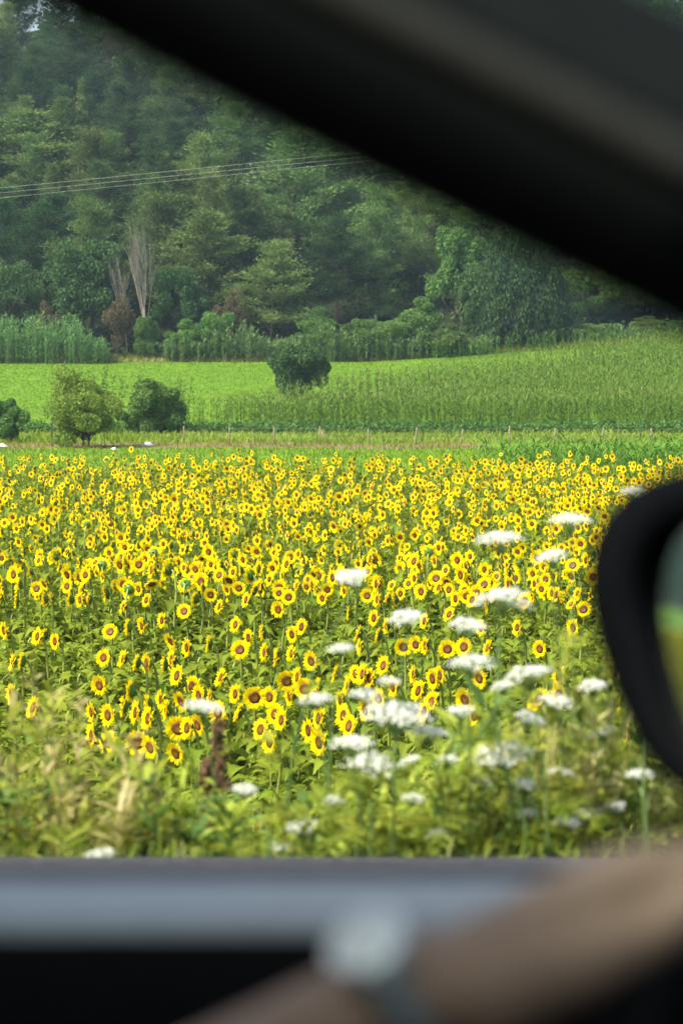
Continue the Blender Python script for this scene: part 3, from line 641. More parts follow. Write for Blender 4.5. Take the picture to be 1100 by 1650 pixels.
# heads one can pick out in the nearer rows: x, y, facing (0 = to the viewer, negative = turned away to the left)
near = [(302,983,5),(389,1046,0),(458,981,25),(387,949,10),(247,971,40),(274,999,48),(242,1004,55),(220,1010,80),(366,975,50),(392,1006,50),(437,1019,65),(414,1027,52),(288,1033,42),(316,1040,50),(351,1037,75),(442,1051,52),(461,1057,66),(485,1050,58),(514,1064,45),(482,1019,40),(500,1007,48),(181,1020,15),(178,1055,28),(102,1032,35),(74,1025,35),(84,1026,78),(214,1062,55),(237,1067,82),(252,1065,60),(280,1072,72),(292,1061,55),(301,1086,45),(173,1100,28),(372,1092,50),(462,1100,8),(496,1092,55),(142,965,50),(95,965,60),(39,970,60),(20,1015,45),(126,967,85),(156,967,75),(327,965,85),(410,968,50),(212,975,60),
 (565,954,50),(595,958,15),(620,966,60),(614,996,40),(636,1007,60),(697,996,55),(687,952,35),(717,947,40),(731,950,30),(735,990,40),(575,988,80),(653,1038,15),(679,1038,25),(700,1042,70),(722,1042,12),(757,1040,30),(595,1037,60),(592,1020,70),(624,1022,85),(787,1007,50),(587,1085,50),(600,1085,60),(632,1075,50),(682,1085,65),(712,1092,40),(724,1088,45),(785,1090,30),(557,1085,80),(770,967,40),(800,1045,60),(900,955,50),
 (229,1115,78),(191,1152,40),(165,1145,60),(170,1182,55),(190,1192,30),(232,1195,15),(257,1155,45),(257,1135,55),(290,1170,8),(320,1170,45),(335,1166,40),(300,1207,35),(260,1205,40),(322,1107,30),(336,1117,40),(277,1127,55),(287,1142,60),(306,1132,50),(217,1140,65),(237,1145,55),(395,1115,40),(411,1121,15),(357,1125,60),(367,1145,35),(402,1145,60),(497,1111,15),(483,1125,60),(447,1122,35),(455,1150,30),(435,1172,40),(472,1160,45),(452,1197,40),(515,1175,50),(531,1157,50),(530,1107,60),(532,1195,40),(36,1115,50),(37,1070,60),(52,1065,70),(72,1140,50),
 (690,1115,45),(712,1130,45),(700,1142,40),(651,1107,50),(625,1124,40),(577,1104,60),(612,1092,55),(605,1140,45),(570,1152,40),(580,1167,45),(762,1125,45),(780,1155,40),(565,1130,60),(845,1010,50),(880,1045,40),(935,1010,45),(915,1090,50)]
PL = []                                                # plants: x, y, head height over ground, yaw, tilt, scale
rng = np.random.default_rng(77)
for px, py, yaw in near:
    r_ = ray(px, py + rng.normal(0, 2)); t = (ZH + rng.normal(0, .04) - EYE[2]) / r_[2]; p = EYE + r_ * t
    PL.append((p[0], p[1], p[2], (yaw + 13 if yaw > 20 else yaw) + rng.normal(0, 5), rng.normal(-5, 8), rng.uniform(1.02, 1.18), 1))
def dens(d, x):
    pn = .5 + .5 * math.sin(x * .55 + d * .35) * math.sin(d * .31 - x * .2)
    b = np.interp(d, [17.5, 22, 23, 29.8, 31, 36, 38, 52, 58, 64, 74], [1.6, 1.4, .12, .12, 8.0, 7.0, 5.2, 6.0, 4.6, 2.6, 2.8])
    return b * (.45 + 1.1 * pn)
d = 17.6
cand = []
for k in range(60000):
    d = math.sqrt(rng.uniform(17.6 ** 2, 74.5 ** 2)); a = rng.uniform(-.185, .185); x = a * d
    # mean number per m2 = 60000 / area
    dn = 60000 / (.37 * (74.5 ** 2 - 17.6 ** 2) / 2)
    if rng.random() * dn < dens(d, x): cand.append((x, d))
cell = {}
for p in PL: cell.setdefault((int(p[0] // .5), int(p[1] // .5)), []).append(p[:2])
for x, d in cand:
    i, j = int(x // .5), int(d // .5)
    if any((x - a) ** 2 + (d - b) ** 2 < .24 ** 2 for u in (-1, 0, 1) for v in (-1, 0, 1) for a, b in cell.get((i + u, j + v), ())): continue
    cell.setdefault((i, j), []).append((x, d))
    z = ZH + rng.normal(0, .11)
    px, py = proj((x, d, z))
    if py > 966 and 0 < px < 760: continue                     # the nearer rows are the listed heads
    PL.append((x, d, z, rng.normal(55, 24) if rng.random() > .08 else rng.uniform(95, 200), rng.normal(-4, 12) if rng.random() > .1 else rng.uniform(20, 55), rng.uniform(.8, 1.34) * (1.1 if d < 37 else .92), 0))
def vis(p):
    px, py = proj((p[0], p[1], p[2])); return -6 < px < 985 and 730 < py < 1222 and not (px > 955 - abs(py - 930) * .0 and py > 800)
order = sorted(range(len(PL)), key=lambda i: (not vis(PL[i]), PL[i][1]))
single = set(order[:300])
NEARG = 'sunflowers'
special = {(389, 1046): 'large round sunflower facing the viewer, lowest full face in the open gap', (302, 983): 'round sunflower facing the viewer, alone just below the dense rows',
 (458, 981): 'tilted round sunflower just below the dense rows, right of a lone round one', (387, 949): 'big round sunflower standing out of the edge of the dense rows',
 (232, 1195): 'largest sunflower of the front clump, low by the green weeds', (290, 1170): 'round sunflower with olive centre in the middle of the front clump',
 (173, 1100): 'lone sunflower above the front clump near the blurred weeds', (178, 1055): 'lower of two sunflowers stacked one over the other by the blurred weeds',
 (181, 1020): 'upper of two sunflowers stacked one over the other by the blurred weeds', (462, 1100): 'pale round sunflower beside the white umbels in the front rows',
 (411, 1121): 'round sunflower overlapping a twin right of the front clump', (722, 1042): 'round sunflower beside white umbels, rightmost of four level heads',
 (653, 1038): 'leftmost of four level sunflower heads near the white umbels', (595, 958): 'small round sunflower facing the viewer under the dense rows, near a tilted white umbel'}
items = []; SFL = {}
for i in single:
    p = PL[i]
    if p[6] and near[i][:2] in special: SFL[i] = special[near[i][:2]]; continue
    px, py = proj((p[0], p[1], p[2])); yaw = abs(p[3])
    face = 'front-facing' if yaw < 25 else 'half-turned' if yaw < 60 else 'edge-on'
    row = 'in the front clump' if p[1] < 22.8 else 'in the open gap' if p[1] < 30 else 'edging the dense rows'
    items.append(((face, row, zone(px)), px, i))
for lab, i in numbered(items, lambda k, n_, t_: '%s sunflower %s below %s' % k + (', %s from left' % (ORD[n_] if n_ < len(ORD) else 'beyond fifteenth') if t_ > 1 else '')): SFL[i] = lab
stuffT = {}
lowpet = [T_petals(90 + i, 17, 1, False).arrays() for i in range(3)]; lowdisc = T_disc(3, 8).arrays(); lowback = T_back(9, 7, 6).arrays(); lowstem = [T_stem(i, 3, 5).arrays() for i in range(4)]
lowleaf = [T_leaf(i, False).arrays() for i in range(5)]
sfm = MB(); SFM = [M['sf_leaf'], M['sf_stem'], M['petal'], M['disc'], M['sepal']]
ni = 0
for i, p in enumerate(PL):
    x, y, zh, yaw, tilt, hs, hero = p
    zg = float(H(x, y)); S = (zh - zg) / 1.52; rz = R(-yaw); rx = R(tilt)
    # local -Y is the way the head looks: yaw turns it to the picture's left
    if i in single:
        lab, g = SFL[i], 'sunflowers of the nearer rows'
        ni += 1
        o = thing('sunflower', lab, 'sunflower', (x, y, zg), rz, g); o.scale = (S, S, S)
        link('stem', me_stem[i % 5], o)
        if y < 26:
            for z, a, t, s, v in LSETS[i % 6]: link('leaf', me_leaf[v], o, None, (0, 0, z), (0, -t, a), s)
        else: link('leaves', me_leaves[i % 6], o)
        hd = link('flower_head', me_back[i % 3], o, None, (0, -.095, 1.52), (rx, rng.normal(-.12, .15), 0), hs / S * (1.0 if hero else .95))
        link('petals', me_pet[i % 5], hd, None, None, (0, rng.random() * 6.28, 0)); link('disc', me_disc, hd)
    else:
        Rz = rotm(0, 0, rz); loc = np.array([x, y, zg])
        sfm.put(lowstem[i % 4], Rz * S, loc, 0, 1)
        hl = loc + Rz @ np.array([0, -.095, 1.52]) * S; Rh = Rz @ rotm(rx, rng.random() * 6, 0) * hs * .95
        dt = rng.normal(0, .08)
        sfm.put(lowpet[i % 3], Rh, hl, dt, 2); sfm.put(lowdisc, Rh, hl, dt, 3); sfm.put(lowback, Rh, hl, 0, 4)
        for z, a, t, s, v in LSETS[i % 6][2:]: sfm.put(lowleaf[v % 5], Rz @ rotm(0, -t, a) * s * S * 1.1, loc + [0, 0, z * S], rng.normal(0, .15), 0)
# leafy plants still without open flowers fill the rows
def filler(mb, n, dmin, dmax, amax, hmax):
    for k in range(n):
        d = math.sqrt(rng.uniform(dmin ** 2, dmax ** 2)); x = rng.uniform(-amax, amax) * d; zg = float(H(x, d)); S = rng.uniform(.72, .98) * hmax
        loc = np.array([x, d, zg]); Rz = rotm(0, 0, rng.random() * 6.28); mb.put(lowstem[k % 4], Rz * S * [.9, .9, .82], loc, 0, 1)
        for z, a, t, s, v in LSETS[k % 6][3:]: mb.put(lowleaf[v % 5], Rz @ rotm(0, -t, a) * s * 1.15, loc + [0, 0, z * S], rng.normal(.05, .18), 0)
filler(sfm, 2300, 17.5, 36, .19, 1.0); filler(sfm, 3000, 36, 75, .18, 1.02)
# the field goes on on both sides
for k in range(9000):
    d = rng.uniform(18, 75); sgn = -1 if rng.random() < .8 else 1; x = sgn * (.18 * d + rng.random() ** 1.5 * (110 if sgn < 0 else 25)); zg = float(H(x, d)); loc = np.array([x, d, zg]); rz = R(-rng.normal(12 if sgn < 0 else 52, 26)); Rz = rotm(0, 0, rz)
    hl = loc + [0, 0, 1.55 + rng.normal(0, .1)]; Rh = Rz @ rotm(R(rng.normal(-4, 12)), 0, 0) * 1.2
    sfm.put(lowpet[k % 3], Rh, hl, 0, 2); sfm.put(lowdisc, Rh, hl, 0, 3)
    sfm.put(lowstem[k % 4], Rz, loc, 0, 1)
    for z, a, t, s, v in LSETS[k % 6][4:8]: sfm.put(lowleaf[v % 5], Rz @ rotm(0, -t, a) * s * 1.6, loc + [0, 0, z], rng.normal(0, .15), 0)
tag(sfm.build('sunflower_field', SFM), 'mass of smaller sunflowers filling the field to its far edge', 'sunflowers', kind='stuff')

# ------------------------------------------------------------------ roadside weeds
rng = np.random.default_rng(31)
def umbel_mesh(seed, dia=.1):
    g = np.random.default_rng(seed); st, fl = MB(), MB(); n = 26; r = dia / 2
    for k in range(n):
        a = k * 2.39996; q = math.sqrt((k + .5) / n) * r * (1 + .14 * math.sin(2 * a + seed) + g.normal(0, .06)); e = np.array([q * math.cos(a), q * math.sin(a), .012 * (1 - (q / r) ** 2) * (dia / .1) + g.normal(0, .002)])
        tube(st, [(0, 0, -.045), e * .6 + [0, 0, -.018], e - [0, 0, .003]], [.0016, .0012, .0009], 3, 0, .5, cap=False)
        m = 16; C = e + g.normal(0, 1, (m, 3)) * np.array([.0075, .0075, .0016]) * dia / .1
        cards(fl, C, .0085, .0075, g, 0, np.clip(g.uniform(.3, 1, m), 0, 1), g.normal(0, 1, (m, 3)) * [1, 1, .25], flat=.85)
    return st.mesh('umbel', M['umbel_stem']), fl.mesh('florets', M['umbel'])
UMB = [umbel_mesh(i, .1) for i in range(5)]
def feather_leaf(seed):
    g = np.random.default_rng(seed); mb = MB(); n = 26; s = g.uniform(0, 1, n); side = np.where(np.arange(n) % 2, 1, -1)
    B = np.stack([s * .22, 0 * s, .07 * s - .11 * s * s], 1)
    tube(mb, [(0, 0, 0), (.11, 0, .02), (.22, 0, -.04)], [.002, .0015, .0008], 3, cap=False)
    ribbons(mb, B, side * g.uniform(.6, 1.2, n), g.uniform(-.2, .5, n), (.09 * (1 - s) + .02), .012, .3, 0, g.random(n), segs=2, prof=np.array([.6, 1]))
    return mb.mesh('leaf', M['weed'])
FEA = [feather_leaf(i) for i in range(3)]
def wild_carrot(px, py, wpx, Y, lab, group=None, tiltdeg=None):
    top = at(px, py, Y); dia = wpx / F * Y; bx = top[0] + rng.normal(0, .07); by = Y + rng.normal(0, .05); zg = float(H(bx, by))
    o = thing('wild_carrot', lab, 'wildflower', (bx, by, zg), 0, group); h = top[2] - zg; lx, ly = top[0] - bx, top[1] - by
    mb = MB(); P = np.array([(0, 0, -.03), (lx * .15, ly * .15, h * .35), (lx * .5, ly * .5, h * .7), (lx, ly, h - .05 * dia / .1)]); tube(mb, P, [.0045, .004, .0032, .0025], 5, 0, .4, cap=False); link('stem', mb.mesh('stem', M['umbel_stem'], True), o)
    t = R(rng.uniform(3, 14) if tiltdeg is None else tiltdeg); k = rng.integers(5)
    u = link('umbel', UMB[k][0], o, None, (lx, ly, h), (t, rng.normal(0, .12), 0), dia / .1); link('florets', UMB[k][1], u)
    for q in range(int(rng.integers(2, 4))):
        f = rng.uniform(.15, .7); link('leaf', FEA[int(rng.integers(3))], o, None, (lx * f * f, ly * f * f, h * f), (0, rng.normal(0, .2), rng.random() * 6.28), rng.uniform(.7, 1.2))
    return o
UL = [(920,838,54,'white umbel level with the dense rows, just left of the mirror top'),(805,868,60,'flat white umbel high among the dense rows left of the mirror'),(888,896,44,'small faint white umbel left of the mirror, under a larger one'),(565,930,50,'white umbel tilted steeply at the edge of the dense rows'),(805,962,72,'long flat white umbel over the sparse sunflowers'),(836,974,40,'thin white umbel tucked under the long flat one'),(655,995,52,'white umbel among the open gap sunflowers'),(755,1008,56,'hazy white umbel right of the open gap'),(550,1045,36,'faint greenish umbel in the open gap'),(760,1068,64,'broad white umbel above the olive weeds'),(852,1085,70,'wide soft white umbel in the olive weeds'),(810,1105,36,'small white umbel below a wide soft one'),(628,1098,36,'small greenish white umbel over the front sunflowers'),(590,1120,46,'greenish umbel beside the front sunflowers'),(895,1130,48,'white umbel at the upper edge of the pale dry weeds'),(955,1105,44,'soft white umbel close to the mirror flank'),(330,1140,54,'flat white umbel crossing the front sunflower clump'),(510,1127,46,'flat white umbel beside the second sunflower clump'),(642,1152,88,'largest white umbel, over the green weeds'),(690,1180,56,'soft white umbel beside the largest one'),(742,1146,44,'white umbel right of the largest one'),(855,1158,48,'flat bright umbel in the middle of the olive weeds'),(568,1198,60,'soft white umbel left of a bright domed one'),(598,1232,70,'bright domed white umbel low in the green weeds'),(812,1215,74,'brightest domed white umbel against the olive weeds'),(660,1226,38,'small white umbel right of the low bright one'),(395,1272,36,'lone small umbel beside the brown dock'),(485,1333,54,'flat white umbel just above the window sill'),(852,1310,34,'small round umbel low beneath the brightest one'),(915,1325,40,'flat small umbel above the sill, right side'),(950,1310,46,'cream umbel low in the pale dry weeds'),(667,1287,34,'tiny white umbel low in the green weeds'),(1030,1248,40,'white umbel below the mirror'),(1020,790,36,'faint umbel touching the mirror top'),(848,1265,46,'greenish white umbel under the brightest one'),(775,1262,34,'thin white umbel left of the brightest one'),(455,1364,40,'umbel half sunk behind the window sill'),(160,1378,46,'pale umbel behind the sill below the left weeds'),(970,1180,40,'pale umbel in dry weeds beside the mirror flank'),(705,1345,36,'small umbel just over the sill below the largest one'),(905,1245,36,'cream umbel in the dry weeds between two brighter ones'),(720,1225,34,'tiny umbel between the brightest and the low domed one'),(990,1300,36,'small cream umbel low beside the arm'),(610,1385,34,'umbel tip showing at the sill under the low domed one'),(540,1290,34,'tiny pale umbel low over the green weeds')]
for px, py, w, lab in UL: wild_carrot(px, py, w, rng.uniform(6.0, 6.9) if py < 1200 else rng.uniform(6.1, 6.4), lab, 'wild carrots along the road verge', {565: 18, 655: 16, 812: 22, 598: 18, 642: 14}.get(px))
# dock
def dock(px, top, Y, lab):
    p = at(px, top, Y); zg = float(H(p[0], Y)); h = p[2] - zg; o = thing('dock_plant', lab, 'dock', (p[0], Y, zg))
    mb = MB(); tube(mb, [(0, 0, -.03), (.01, 0, h * .5), (-.01, .01, h)], [.006, .005, .002], 5); link('stem', mb.mesh('stem', M['dock'], True), o)
    mb = MB()
    for k in range(16):
        f = rng.uniform(.4, 1); a = rng.random() * 6.28; ln = .16 * (1.15 - f); n = 60; s = rng.random(n)
        B = np.array([0, 0, h * f]) + np.outer(s, [math.cos(a) * ln * .5, math.sin(a) * ln * .5, ln * 1.2]) + rng.normal(0, .007, (n, 3))
        cards(mb, B, .016, .012, rng, 0, rng.random(n))
    link('seed_head', mb.mesh('seed_head', M['dock']), o)
    for k in range(4):
        mb = MB(); ribbons(mb, [(0, 0, h * (.06 + .1 * k))], rng.random() * 6.28, 1.0, .22, .05, 1.4, 0, .4); link('leaf', mb.mesh('leaf', M['weed']), o)
dock(352, 1165, 7.3, 'rust brown dock seed head in front of the front sunflower clump')
dock(338, 1225, 7.0, 'second rust brown dock beside the taller one')
dock(130, 1275, 6.9, 'dull brown dock low in the left weeds')
# the tangle of weeds: one mass nobody could count
CX = [-260, 0, 50, 110, 200, 280, 340, 430, 550, 640, 720, 800, 870, 960, 1050, 1260]
CT = [1080, 1090, 1020, 1110, 1175, 1205, 1230, 1255, 1240, 1205, 1150, 1050, 995, 970, 1000, 1010]
def weeds(label, n, x0, x1, Y0, Y1, mats, lo, leafy=12, frac=(.0, 1.0), wmul=1.0, tint=(.1, .9), lw=.03):
    mb = MB(); px = rng.uniform(x0, x1, n); Y = rng.uniform(Y0, Y1, n)
    top = np.interp(px, CX, CT) + lo * rng.random(n) ** frac[1] * 1.0 + frac[0]
    for k in range(n):
        p = at(px[k], top[k], Y[k]); x = p[0]; zg = float(H(x, Y[k])); h = p[2] - zg
        if h < .12: h = .12 + rng.random() * .12
        lean = rng.normal(0, .07, 2) * h; s = np.linspace(0, 1, 4)
        P = np.stack([x + lean[0] * (s * s - 1), Y[k] + lean[1] * (s * s - 1), zg + h * s], 1)
        tube(mb, P, np.linspace(.0035, .0012, 4) * wmul, 3, len(mats) - 1, rng.random(), cap=False)
        m = int(leafy * (.5 + h)); f = rng.uniform(.1, 1, m)
        B = np.stack([np.interp(f, s, P[:, q]) for q in range(3)], 1); tn = np.clip(rng.uniform(*tint) + rng.normal(0, .15, m), 0, 1)
        ribbons(mb, B, rng.random(m) * 6.28, rng.uniform(.2, 1.2, m), rng.uniform(.05, .15, m), rng.uniform(.4, 1, m) * lw, rng.uniform(.2, 1.4, m), 0, tn, segs=2, prof=np.array([.7, 1]))
    tag(mb.build('roadside_weeds', mats), label, 'weeds', kind='stuff')
weeds('tall yellow green weeds at the left of the verge', 80, -240, 270, 6.4, 7.4, [M['weed'], M['umbel_stem']], 260, 16, (0, .8), 1, (.3, 1))
weeds('fresh green leafy weeds in the middle of the verge', 150, 180, 800, 6.4, 7.6, [M['weed'], M['umbel_stem']], 200, 22, (0, .8), 1, (.2, .95), .03)
weeds('olive weeds with thin stems toward the mirror', 150, 720, 1260, 6.4, 7.6, [M['olive'], M['straw']], 330, 13, (0, .6), 1, (0, .6))
weeds('pale dry grass heads low in the verge below the mirror', 80, 780, 1200, 6.4, 7.2, [M['straw'], M['straw']], 200, 20, (120, 1.0), 1, (.2, 1), .022)
weeds('thin dry stalks rising before the sunflowers at the left', 60, -220, 260, 6.2, 7.2, [M['straw'], M['straw']], 260, 14, (-30, 1.0), .8, (.1, .8), .02)
weeds('scattered weeds on the slope below the verge', 260, -300, 1400, 8.3, 11, [M['weed'], M['straw']], 120, 14, (120, 1.0), 1, (0, .8), .04)
weeds('dark broad-leaved weeds low in the verge', 60, -200, 1200, 6.4, 7.4, [M['mid_leaf'], M['umbel_stem']], 170, 18, (40, .9), 1, (0, .6), .045)
mb = MB(); n = 40000; x = rng.uniform(-7, 7, n) ; y = rng.uniform(5.9, 15.5, n); q = rng.random(n)
ribbons(mb, np.stack([x, y, H(x, y)], 1), rng.random(n) * 6.28, rng.uniform(.6, 1.5, n), rng.uniform(.1, .34, n) * np.clip((y - 5.6) / 1.4, .2, 1), rng.uniform(.004, .010, n), rng.uniform(.3, 1.4, n), (0), np.clip(q + .3 * np.sin(x * 1.7 + y), 0, 1), segs=2, prof=np.array([1, .7]))
tag(mb.build('verge_grass', M['verge']), 'rough grass covering the road verge and its slope', 'grass', kind='stuff')
mb = MB(); n = 5000; x = rng.uniform(-7, 7, n); y = rng.uniform(5.9, 12, n)
ribbons(mb, np.stack([x, y, H(x, y)], 1), rng.random(n) * 6.28, rng.uniform(.8, 1.5, n), rng.uniform(.12, .36, n) * np.clip((y - 5.6) / 1.4, .2, 1), rng.uniform(.003, .008, n), rng.uniform(.3, 1.2, n), 0, rng.random(n), segs=2, prof=np.array([1, .7]))
tag(mb.build('dry_verge_grass', M['straw']), 'dry straw coloured blades mixed through the verge grass', 'grass', kind='stuff')
MTILT = 5.3

# ------------------------------------------------------------------ the car one looks out of
M['black_trim'] = plain('black plastic trim', (0.0028, 0.0028, 0.0028), .85, var=.2, scale=60, spec=.12)
M['pillar_trim'] = plain('dark pillar trim', (0.010, 0.010, 0.0096), .85, var=.12, scale=40, spec=.12)
M['lit_trim'] = plain('pillar trim painted as lit', (0.034, 0.029, 0.024), .85, var=.12, scale=40, spec=.15)  # pillar trim in a lighter tone: light through the windscreen painted into its colour
M['ledge'] = plain('grey door ledge', (0.27, 0.295, 0.285), .42, var=.06, scale=30, spec=.5)
M['rubber'] = plain('dark rubber seal', (0.018, 0.02, 0.02), .6, var=.1, spec=.3)
M['paintwork'] = plain('dark grey car paint', (0.05, 0.055, 0.06), .25, .3, var=.03, scale=4, spec=.6)
M['housing'] = plain('black mirror housing', (0.0012, 0.0016, 0.0022), .6, var=.1, spec=.03)
M['seat'] = plain('dark seat cloth', (0.03, 0.03, 0.033), .95, var=.2, scale=80)
M['tyre'] = plain('tyre rubber', (0.02, 0.02, 0.02), .85)
M['rim'] = plain('alloy rim', (0.5, 0.5, 0.5), .35, .9)
M['headliner'] = plain('dark grey headliner', (0.035, 0.034, 0.032), .95, var=.1)
m, t, out = newmat('mirror glass'); g = N(t, 'ShaderNodeBsdfGlossy'); g.inputs[0].default_value = (.50, .56, .55, 1); g.inputs['Roughness'].default_value = .01; t.links.new(g.outputs[0], out.inputs[0]); M['mirror'] = m
m, t, out = newmat('tinted windscreen'); a_ = N(t, 'ShaderNodeBsdfTransparent'); a_.inputs[0].default_value = (.72, .86, .82, 1); g = N(t, 'ShaderNodeBsdfGlossy'); g.inputs['Roughness'].default_value = .02
fr_ = N(t, 'ShaderNodeFresnel'); fr_.inputs[0].default_value = 1.5; x_ = N(t, 'ShaderNodeMixShader'); t.links.new(fr_.outputs[0], x_.inputs[0]); t.links.new(a_.outputs[0], x_.inputs[1]); t.links.new(g.outputs[0], x_.inputs[2]); t.links.new(x_.outputs[0], out.inputs[0]); M['glass'] = m
YC = .42 ; DY = .20                                                    # car centre line (y), the camera sits on the passenger side
car = thing('car', 'dark car interior the picture is taken from, with pillar, door ledge and mirror', 'car', (0, 0, 0))
def mirr(rows): R_ = np.asarray(rows, float).copy(); R_[..., 1] = 2 * YC - R_[..., 1]; return R_
def part(name, mb, mat, parent=car, smooth=True): return mb.build(name, mat, parent, smooth)
# pillar: lower edge as a line, its cross section swept along
st = [(-1900, -960), (-900, -478), (-400, -240), (90, -8), (400, 160), (700, 308), (1000, 455), (1100, 503), (1500, 690), (2200, 1010)]
def sec(px, py, Y, off, dY): return at(px + .446 * off, py - .895 * off, Y + dY)
def Yof(px): return .98 - .08 * (px + 1900) / 3000 if px < 1100 else .90 + .30 * (px - 1100) / 1100
fr_rows, tr_rows, ed_rows, gl_edge = [], [], [], []
for px, py in st:
    Y = Yof(px)
    fr_rows.append([sec(px, py, Y, -10, .075), sec(px, py, Y, -28, .06), sec(px, py, Y, -30, .02), sec(px, py, Y, -20, .004), sec(px, py, Y, 50, -.012), sec(px, py, Y, 130, -.022), sec(px, py, Y, 192, -.020), sec(px, py, Y, 200, .01), sec(px, py, Y, 200, .07)])
    ed_rows.append([sec(px, py, Y, 186, .04), sec(px, py, Y, 188, -.018), sec(px, py, Y, 205, -.026), sec(px, py, Y, 232, -.022), sec(px, py, Y, 256, -.010), sec(px, py, Y, 262, .02)])  # band of the pillar trim that carries the painted windscreen light
    tr_rows.append([sec(px, py, Y, 250, .04), sec(px, py, Y, 256, -.006), sec(px, py, Y, 310, .022), sec(px, py, Y, 370, .043), sec(px, py, Y, 436, .062), sec(px, py, Y, 430, .10)])
    gl_edge.append(sec(px, py, Y, 428, .066))
for nm, rows, mt in (('door_frame', fr_rows, M['black_trim']), ('pillar', tr_rows, M['pillar_trim']), ('pillar_lit_band', ed_rows, M['lit_trim'])):
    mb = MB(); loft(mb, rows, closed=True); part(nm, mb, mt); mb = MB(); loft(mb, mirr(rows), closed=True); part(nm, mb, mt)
G = np.array(gl_edge); ws = []
for s in np.linspace(0, 1, 13):
    row = G.copy(); row[:, 1] = G[:, 1] + (2 * YC - 2 * G[:, 1]) * s; b = 4 * s * (1 - s); row[:, 0] += .10 * b; row[:, 2] += .035 * b; ws.append(row)
mb = MB(); loft(mb, ws); part('windscreen', mb, M['glass'])
# roof over the head
e0 = G[0]; f0 = np.array(fr_rows[0][3]); hd = []
for xx in (e0[0] + .02, e0[0] - .25, e0[0] - .8, e0[0] - 1.2):
    row = []
    for s in np.linspace(0, 1, 13): row.append((xx + (.10 * 4 * s * (1 - s) if xx > e0[0] - .1 else 0), e0[1] + .02 + (2 * YC - 2 * e0[1] - .04) * s, e0[2] - .004 + .045 * 4 * s * (1 - s)))
    hd.append(row)
mb = MB(); loft(mb, hd); part('headliner', mb, M['headliner'])
mb = MB(); loft(mb, np.array(hd) + [0, 0, .03]); part('roof', mb, M['paintwork'])
xe, ze, ye = e0[0], e0[2], e0[1]
mb = MB(); mr_ = MB()
rail = [[(x, ye + .10, ze - .13), (x, ye + .04, ze - .13), (x, ye - .01, ze - .03), (x, ye + .03, ze + .03), (x, ye + .09, ze - .02)] for x in (xe + .05, xe - .6, xe - 1.3)]
loft(mb, rail, closed=True); part('roof_rail', mb, M['black_trim']); loft(mr_, mirr(rail), closed=True); part('roof_rail', mr_, M['black_trim'])
# door: ledge, seal, inner panel, outer skin
ZL = at(550, 1478, .965 + DY)[2]; ZT = at(550, 1418, 1.035 + DY)[2]; ZS = at(550, 1386, 1.065 + DY)[2]
def xrow(pts, x0=-.95, x1=.75, n=9): return [[(x, y + DY, z) for y, z in pts] for x in np.linspace(x0, x1, n)]
def both(name, rows, mat, closed=False):
    mb = MB(); loft(mb, rows, closed=closed); o = part(name, mb, mat); mb = MB(); loft(mb, mirr(rows), closed=closed); o2 = part(name, mb, mat); return o, o2
ledge = [(.960, ZL - .009), (.961, ZL - .004), (.966, ZL - .001), (.985, ZL + .003), (1.005, ZL + .007), (1.025, ZT - .002), (1.036, ZT), (1.040, ZT - .012)]
both('door_ledge', xrow(ledge, -.95, .118), M['ledge'])
both('corner_cover', xrow([(y_, z_ + .001) for y_, z_ in ledge], .1185, .75), M['black_trim'])
both('window_seal', xrow([(1.041, ZT - .03), (1.041, ZT + .000), (1.046, ZS - .003), (1.056, ZS), (1.066, ZS - .002), (1.072, ZS - .02), (1.072, ZS - .05)]), M['rubber'], True)
both('door_panel', xrow([(.962, ZL - .007), (.945, ZL - .035), (.93, ZL - .12), (.95, ZL - .25), (.90, ZL - .30), (.90, ZL - .36), (.96, ZL - .42), (.97, .30)]), M['black_trim'])
both('door_skin', xrow([(1.074, ZS - .012), (1.10, ZS - .02), (1.135, ZS - .10), (1.15, ZS - .3), (1.145, ZS - .5), (1.11, .3), (1.06, .24)], -2.3, 1.6, 12), M['paintwork'])
for x0, x1, nm in ((-1.02, -.93, 'centre_pillar'),):
    rows = [[(x0, 1.25, ZT - .05), (x1, 1.25, ZT - .05), (x1, 1.16, ZT - .05), (x0, 1.16, ZT - .05)], [(x0 - .06, ye + .09, ze - .03), (x1 - .06, ye + .09, ze - .03), (x1 - .06, ye + .0, ze - .03), (x0 - .06, ye + .0, ze - .03)]]
    both(nm, rows, M['black_trim'], True)
both('rear_side', [[(x, 1.26, ZS), (x, ye + .06, ze)] for x in (-1.03, -1.6, -2.2)], M['black_trim'])
mb = MB(); loft(mb, [[(-2.2, y, .25), (-2.25, y, ZS), (-1.65, y, ze + .03)] for y in np.linspace(2 * YC - 1.26, 1.26, 6)]); part('tailgate', mb, M['paintwork'])
mb = MB(); box(mb, (-2.2, 2 * YC - 1.26, .2), (1.6, 1.26, .26)); part('floor_pan', mb, M['black_trim'])
mb = MB(); loft(mb, [[(x, y, z + .05 * (1 - ((y - YC) / .87) ** 2)) for y in np.linspace(2 * YC - 1.29, 1.29, 12)] for x, z in ((.98, ZS - .01), (1.2, ZS - .03), (1.55, ZS - .1), (1.75, ZS - .2), (1.82, .55), (1.8, .25))]); part('bonnet', mb, M['paintwork'])
mb = MB(); loft(mb, [[(x, y, z) for y in np.linspace(2 * YC - 1.13, 1.13, 8)] for x, z in ((1.0, ZS - .02), (.62, ZT - .05), (.45, ZT - .09), (.40, ZT - .2), (.46, .55), (.7, .3))]); part('dashboard', mb, M['black_trim'])
